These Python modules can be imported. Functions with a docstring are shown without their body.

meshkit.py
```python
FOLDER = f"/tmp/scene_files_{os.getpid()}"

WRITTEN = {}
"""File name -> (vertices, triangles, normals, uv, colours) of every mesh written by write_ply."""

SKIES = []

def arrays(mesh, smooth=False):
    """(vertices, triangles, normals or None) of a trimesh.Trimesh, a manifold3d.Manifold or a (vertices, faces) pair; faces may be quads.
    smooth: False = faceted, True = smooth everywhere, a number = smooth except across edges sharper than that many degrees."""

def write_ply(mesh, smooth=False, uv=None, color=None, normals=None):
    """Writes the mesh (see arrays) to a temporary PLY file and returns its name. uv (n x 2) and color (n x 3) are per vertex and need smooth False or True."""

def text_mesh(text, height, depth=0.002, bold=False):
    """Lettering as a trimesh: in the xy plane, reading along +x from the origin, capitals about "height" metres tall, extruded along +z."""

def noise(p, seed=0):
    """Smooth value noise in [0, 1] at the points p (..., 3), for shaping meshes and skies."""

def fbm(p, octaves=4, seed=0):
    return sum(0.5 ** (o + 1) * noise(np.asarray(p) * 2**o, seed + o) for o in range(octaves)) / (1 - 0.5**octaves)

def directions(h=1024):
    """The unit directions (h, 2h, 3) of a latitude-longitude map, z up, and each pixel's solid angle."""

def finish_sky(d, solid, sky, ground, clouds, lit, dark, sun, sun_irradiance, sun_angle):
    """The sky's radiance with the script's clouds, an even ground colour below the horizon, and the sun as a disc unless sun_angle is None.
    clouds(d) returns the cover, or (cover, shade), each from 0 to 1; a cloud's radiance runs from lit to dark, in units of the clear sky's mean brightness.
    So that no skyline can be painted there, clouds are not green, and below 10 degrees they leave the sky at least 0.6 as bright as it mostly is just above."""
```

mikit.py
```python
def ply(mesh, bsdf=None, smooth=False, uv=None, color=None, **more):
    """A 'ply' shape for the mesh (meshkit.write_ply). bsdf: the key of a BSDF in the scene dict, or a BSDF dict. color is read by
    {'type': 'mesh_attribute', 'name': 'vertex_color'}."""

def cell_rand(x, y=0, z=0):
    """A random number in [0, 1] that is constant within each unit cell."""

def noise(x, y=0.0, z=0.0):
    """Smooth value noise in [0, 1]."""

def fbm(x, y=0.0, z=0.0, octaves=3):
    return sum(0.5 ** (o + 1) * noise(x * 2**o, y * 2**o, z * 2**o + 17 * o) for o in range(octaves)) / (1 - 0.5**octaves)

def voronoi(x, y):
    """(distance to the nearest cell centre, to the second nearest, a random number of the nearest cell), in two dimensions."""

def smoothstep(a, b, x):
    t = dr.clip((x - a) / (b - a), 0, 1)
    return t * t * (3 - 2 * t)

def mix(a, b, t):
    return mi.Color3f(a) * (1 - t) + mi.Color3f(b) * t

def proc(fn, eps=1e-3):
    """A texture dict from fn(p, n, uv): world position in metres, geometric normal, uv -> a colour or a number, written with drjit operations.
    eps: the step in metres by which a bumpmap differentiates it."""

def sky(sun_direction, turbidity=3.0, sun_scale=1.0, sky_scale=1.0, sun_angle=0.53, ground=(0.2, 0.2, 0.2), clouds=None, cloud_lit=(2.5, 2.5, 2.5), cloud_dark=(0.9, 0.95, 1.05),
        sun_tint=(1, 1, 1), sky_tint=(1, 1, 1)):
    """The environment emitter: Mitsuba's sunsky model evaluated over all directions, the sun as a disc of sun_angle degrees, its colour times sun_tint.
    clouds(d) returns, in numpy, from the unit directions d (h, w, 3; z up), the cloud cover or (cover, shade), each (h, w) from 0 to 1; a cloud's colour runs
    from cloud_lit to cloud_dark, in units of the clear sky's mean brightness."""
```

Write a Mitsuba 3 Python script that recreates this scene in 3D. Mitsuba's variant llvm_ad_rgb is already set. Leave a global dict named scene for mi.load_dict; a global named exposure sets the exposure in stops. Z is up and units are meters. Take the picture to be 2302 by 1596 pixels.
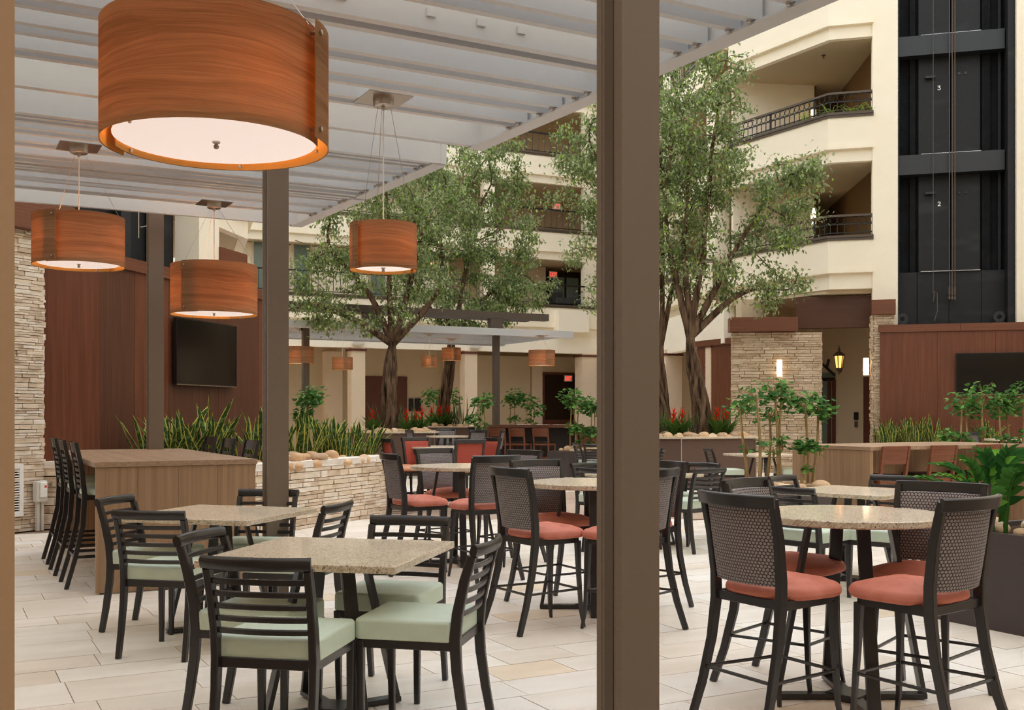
import math, random
import numpy as np, trimesh, shapely
from shapely.geometry import LineString, Polygon
import drjit as dr
import mitsuba as mi
import mikit, meshkit
from mikit import proc, fbm, noise, voronoi, cell_rand, smoothstep, mix

T = mi.ScalarTransform4f
scene, labels = {}, {}
# ------------------------------------------------------------------ camera, sky, exposure
EYE = 1.40
scene['camera'] = {'type': 'perspective', 'fov': 51.22, 'fov_axis': 'x', 'near_clip': 0.05, 'far_clip': 200.0,
                   'principal_point_offset_x': 0.0, 'principal_point_offset_y': -0.0827,
                   'to_world': T().look_at(origin=[0, 0, EYE], target=[0, 10, EYE], up=[0, 0, 1])}
scene['sky'] = mikit.sky((0.2, 0.3, 0.93), turbidity=4.0, sun_scale=0.0, sky_scale=1.0, ground=(0.3, 0.28, 0.25),
                         clouds=lambda d: np.ones(d.shape[:2]), cloud_lit=(0.95, 0.98, 1.0), cloud_dark=(0.9, 0.9, 0.9))
exposure = 4.08

# ------------------------------------------------------------------ materials
def mat(name, color, rough=0.5, spec=0.5, metallic=0.0, bump=None, bump_scale=0.002, **more):
    base = {'type': 'rgb', 'value': list(color)} if not callable(color) else proc(color)
    b = {'type': 'principled', 'base_color': base, 'roughness': rough, 'specular': spec, 'metallic': metallic, **more}
    b = {'type': 'twosided', 'bsdf': b}
    if bump is not None:
        b = {'type': 'bumpmap', 'texture': proc(bump, 2e-3), 'scale': bump_scale, 'bsdf': b}
    scene[name] = b
    return name

def S(r, g, b):      # sRGB 0..255 -> linear
    return tuple((c / 255 / 12.92 if c / 255 <= 0.04045 else ((c / 255 + 0.055) / 1.055) ** 2.4) for c in (r, g, b))

def thin(name, color, trans, rough=0.4, spec=0.5):
    base = {'type': 'rgb', 'value': list(color)} if not callable(color) else proc(color)
    scene[name] = {'type': 'principledthin', 'base_color': base, 'roughness': rough, 'diff_trans': trans, 'spec_trans': 0.0, 'eta': 1.45}
    return name

CA, SA = 0.8798, 0.4754       # the two directions of the floor grid: A = (CA, SA), B = (-SA, CA)
def wood_v(dark, light, k=1.0):
    def fn(p, n, uv):
        w = fbm(p.x * 3 * k, p.y * 3 * k, p.z * 0.5 * k, 3)
        g = fbm((p.x + 0.05 * w) * 55 * k, (p.y + 0.05 * w) * 55 * k, p.z * 1.1 * k, 3)
        return mix(dark, light, dr.clip(0.35 * w + 0.75 * g - 0.05, 0, 1))
    return fn
def wood_b(dark, light, k=1.0):       # horizontal grain along B
    def fn(p, n, uv):
        a, b = p.x * CA + p.y * SA, -p.x * SA + p.y * CA
        w = fbm(a * 3 * k, b * 0.6 * k, p.z * 3 * k, 3)
        g = fbm((a + 0.05 * w) * 50 * k, b * 1.4 * k, (p.z + 0.05 * w) * 50 * k, 3)
        return mix(dark, light, dr.clip(0.35 * w + 0.75 * g - 0.05, 0, 1))
    return fn
def wood_h(dark, light, k=1.0):       # horizontal grain along x/y
    def fn(p, n, uv):
        w = fbm(p.x * 0.8 * k, p.y * 0.8 * k, p.z * 4 * k, 3)
        g = fbm(p.x * 1.3 * k, p.y * 1.3 * k, (p.z + 0.06 * w) * 60 * k, 3)
        return mix(dark, light, dr.clip(0.35 * w + 0.75 * g - 0.05, 0, 1))
    return fn
def veneer(dark, light):
    def fn(p, n, uv):
        w = fbm(uv.x * 2.6 + 3.1, uv.y * 7.0, 0.0, 3)
        y = uv.y + 0.075 * (w - 0.5)
        g = fbm(uv.x * 1.8 + 7.0, y * 120.0, 3.0, 3)
        h = noise(uv.x * 1.1, y * 24.0, 8.0)
        f = noise(uv.x * 9.0, y * 420.0, 5.0)
        return mix(dark, light, dr.clip(0.42 * g + 0.38 * h + 0.26 * f - 0.06, 0, 1))
    return fn

WALNUT_D, WALNUT_L = S(74, 38, 24), S(124, 70, 46)
mat('walnut', wood_v(WALNUT_D, WALNUT_L), 0.42, 0.4)
mat('walnut_dark', wood_v(S(62, 34, 22), S(102, 60, 40)), 0.45, 0.4)
mat('walnut_cap', wood_h(S(84, 46, 30), S(124, 74, 50)), 0.45, 0.4)
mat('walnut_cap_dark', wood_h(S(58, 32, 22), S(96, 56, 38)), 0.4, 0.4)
mat('laminate', wood_v(S(132, 102, 77), S(176, 144, 114)), 0.45, 0.4)
mat('laminate_top', wood_b(S(134, 106, 84), S(178, 148, 122)), 0.38, 0.5)
mat('stool_wood', wood_h(S(92, 52, 36), S(140, 86, 62), 1.5), 0.4, 0.4)
mat('bar_wood', wood_h(S(70, 38, 24), S(112, 66, 44)), 0.4, 0.4)
mat('dark_leather', S(38, 26, 24), 0.45)
mat('black_metal', S(36, 32, 33), 0.3, 0.6)
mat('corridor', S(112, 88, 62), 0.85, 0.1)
mat('post_paint', S(120, 105, 92), 0.55, 0.4, bump=lambda p, n, uv: fbm(p.x * 400, p.y * 400, p.z * 400, 2), bump_scale=0.0003)
mat('post_dark', S(92, 78, 67), 0.55, 0.4)
mat('tan_paint', S(164, 130, 98), 0.6, 0.3)
mat('steel_paint', S(188, 189, 191), 0.32, 0.6, metallic=0.06)
mat('nickel', S(190, 180, 170), 0.28, 0.5, metallic=1.0)
mat('green_vinyl', lambda p, n, uv: mix(S(188, 202, 184), S(200, 212, 196), fbm(p.x * 14, p.y * 14, p.z * 14, 2)), 0.42, 0.4)
mat('coral_suede', lambda p, n, uv: mix(S(180, 104, 86), S(204, 128, 110), fbm(p.x * 18, p.y * 18, p.z * 18, 3)), 0.85, 0.2, sheen=0.6)
mat('tan_leather', S(186, 122, 80), 0.35, 0.5)
mat('grey_seat', S(120, 118, 122), 0.6)
def hexdots(light, dark, pitch=0.0165):
    def fn(p, n, uv):
        x, y = uv.x / pitch, uv.y / (pitch * 1.732)
        dx, dy = x - dr.round(x), (y - dr.round(y)) * 1.732
        ex, ey = (x + 0.5) - dr.round(x + 0.5), ((y + 0.5) - dr.round(y + 0.5)) * 1.732
        d = dr.sqrt(dr.minimum(dx * dx + dy * dy, ex * ex + ey * ey))
        t = smoothstep(0.385, 0.43, d)
        return mix(mix(light, dark, 0.12 + 0.2 * noise(uv.x * 300, uv.y * 300, 0.0)), dark, t)
    return fn
mat('dot_fabric', hexdots(S(156, 150, 150), S(66, 50, 50)), 0.8, 0.2)
mat('red_fabric', hexdots(S(150, 62, 52), S(166, 84, 70), 0.024), 0.85, 0.2)
def granite(p, n, uv):
    q = 230.0
    d1, d2, r = voronoi(p.x * 130 + p.z * 97, p.y * 130 - p.z * 113)
    e1, e2, r2 = voronoi(p.x * 240 - p.z * 190 + 9, p.y * 240 + p.z * 210)
    c = mix(S(198, 182, 158), S(226, 214, 194), r)
    c = mix(c, S(166, 142, 116), smoothstep(0.74, 0.78, r2))
    c = mix(c, S(86, 66, 54), smoothstep(0.90, 0.92, cell_rand(p.x * 170, p.y * 170, p.z * 170)) * smoothstep(0.5, 0.64, noise(p.x * 60, p.y * 60, p.z * 60)))
    return mix(c, S(204, 188, 168), 0.25 * fbm(p.x * 9, p.y * 9, p.z * 9, 2))
mat('granite', granite, 0.08, 0.5, clearcoat=0.6, clearcoat_gloss=0.95)
def stonefn(a, b, s):
    return lambda p, n, uv: mix(a, b, dr.clip(fbm(p.x * 9 + s, p.y * 9, p.z * 22, 4) * 1.6 - 0.3, 0, 1))
STONES = [mat('ledge_stone_%d' % i, stonefn(a, b, i * 7.3), 0.9, 0.15, bump=lambda p, n, uv: fbm(p.x * 45, p.y * 45, p.z * 70, 4), bump_scale=0.012)
          for i, (a, b) in enumerate([(S(200, 180, 156), S(236, 222, 204)), (S(208, 188, 162), S(240, 226, 206)), (S(180, 156, 132), S(224, 206, 184)), (S(214, 200, 182), S(244, 234, 220))])]
WSTONES = [mat('warm_stone_%d' % i, stonefn(a, b, i * 5.1 + 40), 0.9, 0.15, bump=lambda p, n, uv: fbm(p.x * 45, p.y * 45, p.z * 70, 4), bump_scale=0.010)
           for i, (a, b) in enumerate([(S(178, 154, 128), S(214, 194, 168)), (S(166, 140, 114), S(206, 184, 156)), (S(190, 168, 142), S(220, 202, 178))])]
mat('stone_cap', stonefn(S(214, 204, 192), S(240, 234, 226), 90), 0.9, 0.15, bump=lambda p, n, uv: fbm(p.x * 40, p.y * 40, p.z * 60, 4), bump_scale=0.012)
TILES = [mat('floor_tile_%d' % i, (lambda a, b, s: lambda p, n, uv: mix(a, b, dr.clip(fbm((p.x * CA + p.y * SA) * 1.6 + s, (-p.x * SA + p.y * CA) * 5 + s, 0.0, 4) * 1.7 - 0.35, 0, 1)))(a, b, i * 3.7), 0.42, 0.4)
         for i, (a, b) in enumerate([(S(214, 202, 188), S(228, 218, 206)), (S(216, 206, 194), S(230, 222, 212)), (S(210, 196, 180), S(226, 214, 200)), (S(214, 196, 172), S(228, 210, 188)), (S(220, 210, 200), S(232, 226, 218))])]
mat('grout', S(132, 114, 98), 0.9, 0.1)
mat('plank', wood_h(S(150, 126, 108), S(190, 168, 150)), 0.5)
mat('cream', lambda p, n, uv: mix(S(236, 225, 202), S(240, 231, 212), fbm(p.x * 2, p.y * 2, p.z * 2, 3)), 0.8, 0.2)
mat('white_wall', S(246, 238, 222), 0.8, 0.2)
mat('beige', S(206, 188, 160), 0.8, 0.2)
mat('column_paint', S(226, 206, 182), 0.8, 0.2)
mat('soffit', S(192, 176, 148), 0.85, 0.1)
mat('taupe_panel', S(92, 70, 60), 0.5, 0.4)
mat('rail_bronze', S(82, 70, 60), 0.5, 0.4)
mat('rail_black', S(30, 26, 24), 0.5, 0.4)
mat('shaft_black', lambda p, n, uv: mix(S(19, 20, 23), S(34, 36, 39), smoothstep(0.55, 0.8, fbm(p.x * 1.2, p.y * 1.2, p.z * 2.4, 4))), 0.6, 0.4)
mat('shaft_beam', S(28, 31, 36), 0.45, 0.5)
mat('shaft_rough', lambda p, n, uv: mix(S(15, 16, 18), S(30, 31, 33), fbm(p.x * 5, p.y * 5, p.z * 3, 4)), 0.85, 0.2, bump=lambda p, n, uv: fbm(p.x * 7, p.y * 7, p.z * 4, 4), bump_scale=0.06)
mat('door_wood', S(92, 48, 34), 0.5)
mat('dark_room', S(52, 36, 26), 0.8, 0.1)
mat('screen', S(12, 11, 11), 0.12, 0.5)
mat('screen_frame', S(20, 20, 21), 0.3, 0.5)
mat('white_plastic', S(232, 230, 226), 0.5, 0.4)
mat('grey_plastic', S(206, 202, 194), 0.5, 0.4)
mat('soil', S(58, 42, 32), 0.95, 0.1)
mat('dark_planter', S(72, 62, 62), 0.5, 0.4)
mat('window_dark', S(112, 128, 118), 0.15, 0.5)
mat('paper', S(240, 238, 232), 0.7)
mat('red_sticker', S(190, 60, 40), 0.6)
ROCKS = [mat('river_rock_%d' % i, (lambda a, b: lambda p, n, uv: mix(a, b, fbm(p.x * 16, p.y * 16, p.z * 16, 3)))(a, b), 0.7, 0.3)
         for i, (a, b) in enumerate([(S(196, 160, 122), S(226, 196, 160)), (S(214, 186, 150), S(236, 214, 184)), (S(164, 134, 106), S(200, 172, 144)), (S(188, 146, 108), S(214, 178, 140))])]
def barkfn(a, b):
    return lambda p, n, uv: mix(a, b, dr.clip(fbm(p.x * 22, p.y * 22, p.z * 3.0, 4) * 1.8 - 0.45, 0, 1))
mat('bark', barkfn(S(46, 34, 26), S(128, 104, 84)), 0.9, 0.1, bump=lambda p, n, uv: fbm(p.x * 40, p.y * 40, p.z * 5, 3), bump_scale=0.02)
mat('twig', barkfn(S(92, 74, 58), S(158, 136, 112)), 0.9, 0.1)
mat('cane', barkfn(S(120, 96, 62), S(186, 160, 118)), 0.85, 0.1)
LEAF = {'type': 'mesh_attribute', 'name': 'vertex_color'}
scene['tree_leaf'] = {'type': 'principledthin', 'base_color': LEAF, 'roughness': 0.28, 'diff_trans': 0.8, 'spec_trans': 0.0, 'eta': 1.6}
scene['plant_leaf'] = {'type': 'principledthin', 'base_color': LEAF, 'roughness': 0.32, 'diff_trans': 0.8, 'spec_trans': 0.0, 'eta': 1.5}
def snakefn(p, n, uv):       # yellow margins, cross bands on the green middle; uv.x across from -1 to 1, uv.y along in metres
    e = smoothstep(0.68, 0.80, dr.abs(uv.x) + 0.10 * (noise(uv.y * 40, 2.0, 0.0) - 0.5))
    band = smoothstep(0.45, 0.65, noise(uv.y * 45 + 0.6 * noise(uv.x * 4, uv.y * 20, 5.0), uv.x * 1.5, 3.0))
    return mix(mix(S(58, 80, 40), S(106, 124, 76), band), S(198, 190, 96), e)
thin('snake_leaf', snakefn, 0.35, 0.4)
thin('bromeliad_leaf', S(70, 100, 44), 0.4, 0.3)
thin('bromeliad_flower', S(226, 44, 18), 0.5, 0.4)
thin('spear_leaf', S(104, 118, 78), 0.4, 0.4)
thin('veneer', veneer(S(122, 86, 60), S(196, 156, 122)), 0.45, 0.3)
thin('amber_liner', S(252, 196, 110), 1.1, 0.5)

# ------------------------------------------------------------------ names and helpers
def numbered(name):
    if name not in scene and name not in labels and name not in USED:
        USED.add(name); return name
    k = COUNT.get(name, 0)
    while True:
        k += 1
        if '%s_%03d' % (name, k) not in USED:
            break
    COUNT[name] = k
    USED.add('%s_%03d' % (name, k))
    return '%s_%03d' % (name, k)
USED, COUNT = set(), {}

def thing(name, label=None, cat=None, group=None, kind=None):
    key = numbered(name)
    tag(key, label, cat, group, kind)
    return key
def tag(key, label=None, cat=None, group=None, kind=None):
    d = labels.setdefault(key, {})
    for k, v in (('label', label), ('category', cat), ('group', group), ('kind', kind)):
        if v: d[k] = v
    return key
def put(parent, name, shape, label=None, kind=None):
    """Adds a shape dict as a part of parent (or as a top-level entry if parent is None)."""
    key = numbered((parent + '__' if parent else '') + name)
    scene[key] = shape
    if label or kind: tag(key, label, None, None, kind)
    return key
def ply(mesh, bsdf, smooth=False, **kw):
    return mikit.ply(mesh, bsdf, smooth, **kw)
def add(parent, name, mesh, bsdf, smooth=False, label=None, kind=None, **kw):
    return put(parent, name, ply(mesh, bsdf, smooth, **kw), label, kind)

UNIT = {}
def unit(kind, bsdf):
    if (kind, bsdf) not in UNIT:
        if kind == 'box':
            m = trimesh.creation.box((1, 1, 1))
        elif kind.startswith('stone'):
            r = np.random.RandomState(int(kind[5:]) + 3)
            m = trimesh.creation.box((1, 1, 1)); m.vertices = m.vertices * (1 - r.uniform(0, 0.07, m.vertices.shape) * [0.5, 3.0, 1.6])
        elif kind == 'cyl':
            m = trimesh.creation.cylinder(0.5, 1.0, sections=20)
        UNIT[kind, bsdf] = ply(m, bsdf, 40 if kind == 'cyl' else False)
    return UNIT[kind, bsdf]
def ubox(parent, name, c, size, bsdf, rz=0.0, label=None, kind=None, shape='box'):
    return put(parent, name, {**unit(shape, bsdf), 'to_world': T().translate(list(map(float, c))).rotate([0, 0, 1], float(rz)).scale(list(map(float, size)))}, label, kind)

def boxm(c, s, rz=0.0):
    m = trimesh.creation.box(s)
    if rz: m.apply_transform(trimesh.transformations.rotation_matrix(math.radians(rz), [0, 0, 1]))
    m.apply_translation(c); return m
def bev(c, s, b=0.003):
    """A box with chamfered edges."""
    h = np.array(s) / 2
    pts = []
    for sx in (-1, 1):
        for sy in (-1, 1):
            for sz in (-1, 1):
                k = np.array([sx, sy, sz])
                for a in range(3):
                    q = h - b; q[a] = h[a]; pts.append(k * q)
    m = trimesh.convex.convex_hull(np.array(pts)); m.apply_translation(c); return m
def cat(ms):
    return trimesh.util.concatenate([m if isinstance(m, trimesh.Trimesh) else trimesh.Trimesh(*m, process=False) for m in ms])
def loft(rings, cap=True, closed_profile=False):
    n = len(rings[0]); v = np.vstack(rings); f = []
    for k in range(len(rings) - 1):
        i = np.arange(n); j = (i + 1) % n; a, b = k * n, (k + 1) * n
        f += [np.stack([a + i, a + j, b + j], 1), np.stack([a + i, b + j, b + i], 1)]
    f = np.vstack(f)
    if cap:
        i = np.arange(n); j = (i + 1) % n; c0, c1 = len(v), len(v) + 1
        v = np.vstack([v, rings[0].mean(0), rings[-1].mean(0)])
        o = (len(rings) - 1) * n
        f = np.vstack([f, np.stack([j, i, i * 0 + c0], 1), np.stack([o + i, o + j, i * 0 + c1], 1)])
    return trimesh.Trimesh(v, f, process=False)
def rrect(w, d, r, n=5):
    pts = []
    for cx, cy, a0 in ((w / 2 - r, d / 2 - r, 0), (-w / 2 + r, d / 2 - r, 90), (-w / 2 + r, -d / 2 + r, 180), (w / 2 - r, -d / 2 + r, 270)):
        for k in range(n + 1):
            a = math.radians(a0 + 90 * k / n); pts.append((cx + r * math.cos(a), cy + r * math.sin(a)))
    return np.array(pts)
def cushion(w, d, z0, h, r=0.03, edge=0.02, dome=0.006, c=(0, 0), n=5, low=None):
    rings = []
    low = edge if low is None else low
    for k in range(5):
        a = math.pi / 2 * k / 4; o = low * (1 - math.sin(a)); rings.append((o, z0 + low * (1 - math.cos(a))))
    for k in range(5):
        a = math.pi / 2 * k / 4; rings.append((edge * (1 - math.cos(a)), z0 + h - edge + edge * math.sin(a)))
    for t in (0.35, 0.7, 0.93):
        rings.append((edge + t * (min(w, d) / 2 - edge - 0.005), z0 + h + dome * (1 - (1 - t) ** 2)))
    out = []
    for o, z in rings:
        p = rrect(max(w - 2 * o, 0.004), max(d - 2 * o, 0.004), max(min(r, min(w, d) / 2 - o) - min(o, r * 0.6), 0.0015), n)
        out.append(np.column_stack([p[:, 0] + c[0], p[:, 1] + c[1], np.full(len(p), z)]))
    return loft(out)
def bar(pts, w, t, side, bevel=0.0):
    """A rectangular bar swept along pts: w across along "side", t across the other way."""
    pts = np.asarray(pts, float); n = len(pts)
    w, t = np.broadcast_to(w, n), np.broadcast_to(t, n)
    tan = np.gradient(pts, axis=0); tan /= np.linalg.norm(tan, axis=1, keepdims=True)
    side = np.asarray(side, float); rings = []
    for k in range(n):
        u = side - tan[k] * (side @ tan[k]); u /= np.linalg.norm(u); v = np.cross(tan[k], u)
        a, b = w[k] / 2, t[k] / 2; e = min(bevel, a * 0.9, b * 0.9)
        cs = ((a, b), (-a, b), (-a, -b), (a, -b)) if e <= 0 else ((a, b - e), (a - e, b), (-a + e, b), (-a, b - e), (-a, -b + e), (-a + e, -b), (a - e, -b), (a, -b + e))
        rings.append(np.array([pts[k] + u * x + v * y for x, y in cs]))
    m = loft(rings); return m
def tube(pts, r, n=6, cap=True):
    pts = np.asarray(pts, float); r = np.broadcast_to(r, len(pts))
    tan = np.gradient(pts, axis=0); tan /= np.linalg.norm(tan, axis=1, keepdims=True) + 1e-12
    u = np.cross(tan[0], [0.31, 0.87, 0.12]); u /= np.linalg.norm(u); rings = []
    a = np.arange(n) * 2 * math.pi / n
    for k in range(len(pts)):
        u = u - tan[k] * (u @ tan[k]); u /= np.linalg.norm(u); v = np.cross(tan[k], u)
        rings.append(pts[k] + r[k] * (np.cos(a)[:, None] * u + np.sin(a)[:, None] * v))
    return loft(rings, cap)
def lathe(profile, n=32, c=(0, 0, 0)):
    a = np.arange(n) * 2 * math.pi / n
    return loft([np.column_stack([c[0] + r * np.cos(a), c[1] + r * np.sin(a), np.full(n, c[2] + z)]) for r, z in profile])
def prism(poly, z0, z1):
    m = trimesh.creation.extrude_polygon(poly if isinstance(poly, Polygon) else Polygon(poly), z1 - z0, engine='earcut'); m.apply_translation([0, 0, z0]); return m
def ribbon(path, t, z0, z1, off=0.0):
    """A wall of thickness t along a plan path, off metres to its left."""
    l = LineString(path)
    if off: l = l.offset_curve(off, join_style='mitre')
    return prism(l.buffer(t / 2, cap_style='flat', join_style='mitre'), z0, z1)
def face_rz(f):      # local +y turned towards f
    return math.degrees(math.atan2(-f[0], f[1]))
def at(x, y, rz=0.0, z=0.0, s=1.0):
    t = T().translate([float(x), float(y), float(z)]).rotate([0, 0, 1], float(rz))
    return t.scale(float(s)) if s != 1.0 else t
def place(proto, name, label, cat, M, group=None):
    """A copy of a prototype (a list of (part, shape dict)) as a thing of its own."""
    key = thing(name, label, cat, group)
    for pname, d in proto:
        put(key, pname, {**d, 'to_world': M})
    return key
def lin(a, b, n):
    return np.linspace(np.asarray(a, float), np.asarray(b, float), n)
# ================================================================== floor
def build_floor():
    f = add(None, 'floor', boxm((3, 18, -0.074), (44, 62, 0.12)), 'grout')
    tag(f, 'pale beige limestone tile floor of the atrium', None, None, 'structure')
    rnd = random.Random(5)
    tiles, b = [], -1.0
    rows = [0.305, 0.457, 0.305, 0.305, 0.305, 0.457, 0.305]
    k = 0
    while b < 44:
        h = rows[k % 7]; k += 1
        a = -16 + rnd.uniform(0, 0.6)
        while a < 26:
            w = rnd.choice([0.457, 0.457, 0.61, 0.762]); ca, cb = a + w / 2, b + h / 2; a += w
            x, y = ca * CA - cb * SA, ca * SA + cb * CA
            if y < 3.6 or abs(x) > 0.52 * y + 0.9 or y > 42 or (y > 12.6 and x < -2.9 - 0.0 * y and y < 18): continue
            if 14.2 < y < 19.0 and -2.0 < x < 4.2: continue
            tiles.append((x, y, w, h, rnd.randrange(100), rnd.uniform(-0.0012, 0.0)))
        b += h
    pick = lambda q: TILES[0 if q < 30 else 1 if q < 58 else 2 if q < 76 else 3 if q < 82 else 4]
    tiles.sort(key=lambda t: math.hypot(t[0], t[1]))
    near = [t for t in tiles if 5.5 < t[1] and abs(t[0]) < 0.49 * t[1] + 0.2][:300]
    ids = {id(t) for t in near}
    rz = math.degrees(math.atan2(SA, CA))
    for x, y, w, h, q, dz in near:
        ubox(f, 'tile', (x, y, -0.008 + dz), (w - 0.005, h - 0.005, 0.016), pick(q), rz)
    rest = {}
    for t in tiles:
        if id(t) in ids: continue
        x, y, w, h, q, dz = t
        rest.setdefault(pick(q), []).append(boxm((x, y, -0.008 + dz), (w - 0.005, h - 0.005, 0.016), rz))
    for i, (m, ms) in enumerate(sorted(rest.items())):
        add(f, 'tile', cat(ms), m, kind='stuff')
    # a patch of plank flooring farther back
    y = 14.2
    n = 0
    while y < 19.0:
        x = -2.0 + (0.6 if n % 2 else 0)
        while x < 4.2:
            w = min(1.2, 4.2 - x); ubox(f, 'plank', (x + w / 2, y + 0.075, -0.006), (w - 0.004, 0.146, 0.013), 'plank'); x += 1.2
        y += 0.15; n += 1
    add(f, 'drain_cover', lathe([(0.0001, 0.001), (0.07, 0.001), (0.072, -0.002)], 28, (-4.05, 9.55, 0)), 'steel_paint', 30, 'round metal drain cover')
build_floor()

# ================================================================== stone facing
def stones(parent, p0, p1, z0, z1, mats, rows=(0.035, 0.05, 0.075), lens=(0.16, 0.42), seed=1, most=300, depth=0.05, jag=0.02, skip=None):
    """Ledge stones laid on the plan segment p0 -> p1, proud to its right-hand side."""
    r = random.Random(seed); p0, p1 = np.array(p0, float), np.array(p1, float)
    L = np.linalg.norm(p1 - p0); u = (p1 - p0) / L; nrm = np.array([u[1], -u[0]]); rz = math.degrees(math.atan2(u[1], u[0]))
    out, z = [], z0
    while z < z1 - 0.004:
        h = min(r.choice(rows), z1 - z)
        if z1 - z - h < 0.015: h = z1 - z
        s = -r.uniform(0, lens[1] * 0.6)
        while s < L:
            w = r.uniform(*lens); a, b = max(s, -r.uniform(0, jag)), min(s + w, L + r.uniform(0, jag)); s += w
            if b - a < 0.03: continue
            d = depth * r.uniform(0.45, 1.0); c = p0 + u * (a + b) / 2 + nrm * (d / 2 - 0.02)
            if skip and skip(c[0], c[1], z + h / 2): continue
            out.append((c[0], c[1], z + h / 2, b - a - 0.004, d + 0.04, h - 0.004, r.choice(mats), r.randrange(4), rz))
        z += h
    if len(out) > most:
        keep = set(r.sample(range(len(out)), most))
    else:
        keep = set(range(len(out)))
    rest = {}
    for i, (x, y, z, a, b, c, m, sh, rz) in enumerate(out):
        if i in keep: ubox(parent, 'stone', (x, y, z), (a, b, c), m, rz, shape='stone%d' % sh)
        else: rest.setdefault(m, []).append(boxm((x, y, z), (a, b, c), rz))
    for m, ms in sorted(rest.items()):
        add(parent, 'stone', cat(ms), m, kind='stuff')

# ================================================================== left: stone pier, walnut wall, stone planter
w = add(None, 'wall_left', prism([(-6.45, 11.5), (-5.72, 12.96), (-6.2, 13.3), (-7.4, 12.2)], 0, 3.6), 'grout')
tag(w, 'pale stacked ledge stone pier at the left edge under a walnut cap', None, None, 'structure')
stones(w, (-6.12, 12.1), (-5.70, 12.94), 0.0, 3.58, STONES, rows=(0.03, 0.042, 0.06), seed=11, most=300, lens=(0.10, 0.34))
stones(w, (-5.70, 12.94), (-6.1, 13.25), 0.8, 3.58, STONES, seed=12, most=60)
ubox(w, 'cap_beam', (-6.12, 12.3, 3.76), (0.55, 2.2, 0.36), 'walnut_cap', -26.5, 'walnut cap board')
ubox(w, 'upper_wall', (-6.6, 13.6, 9.0), (1.0, 3.2, 10.0), 'cream', -26.5)
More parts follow.
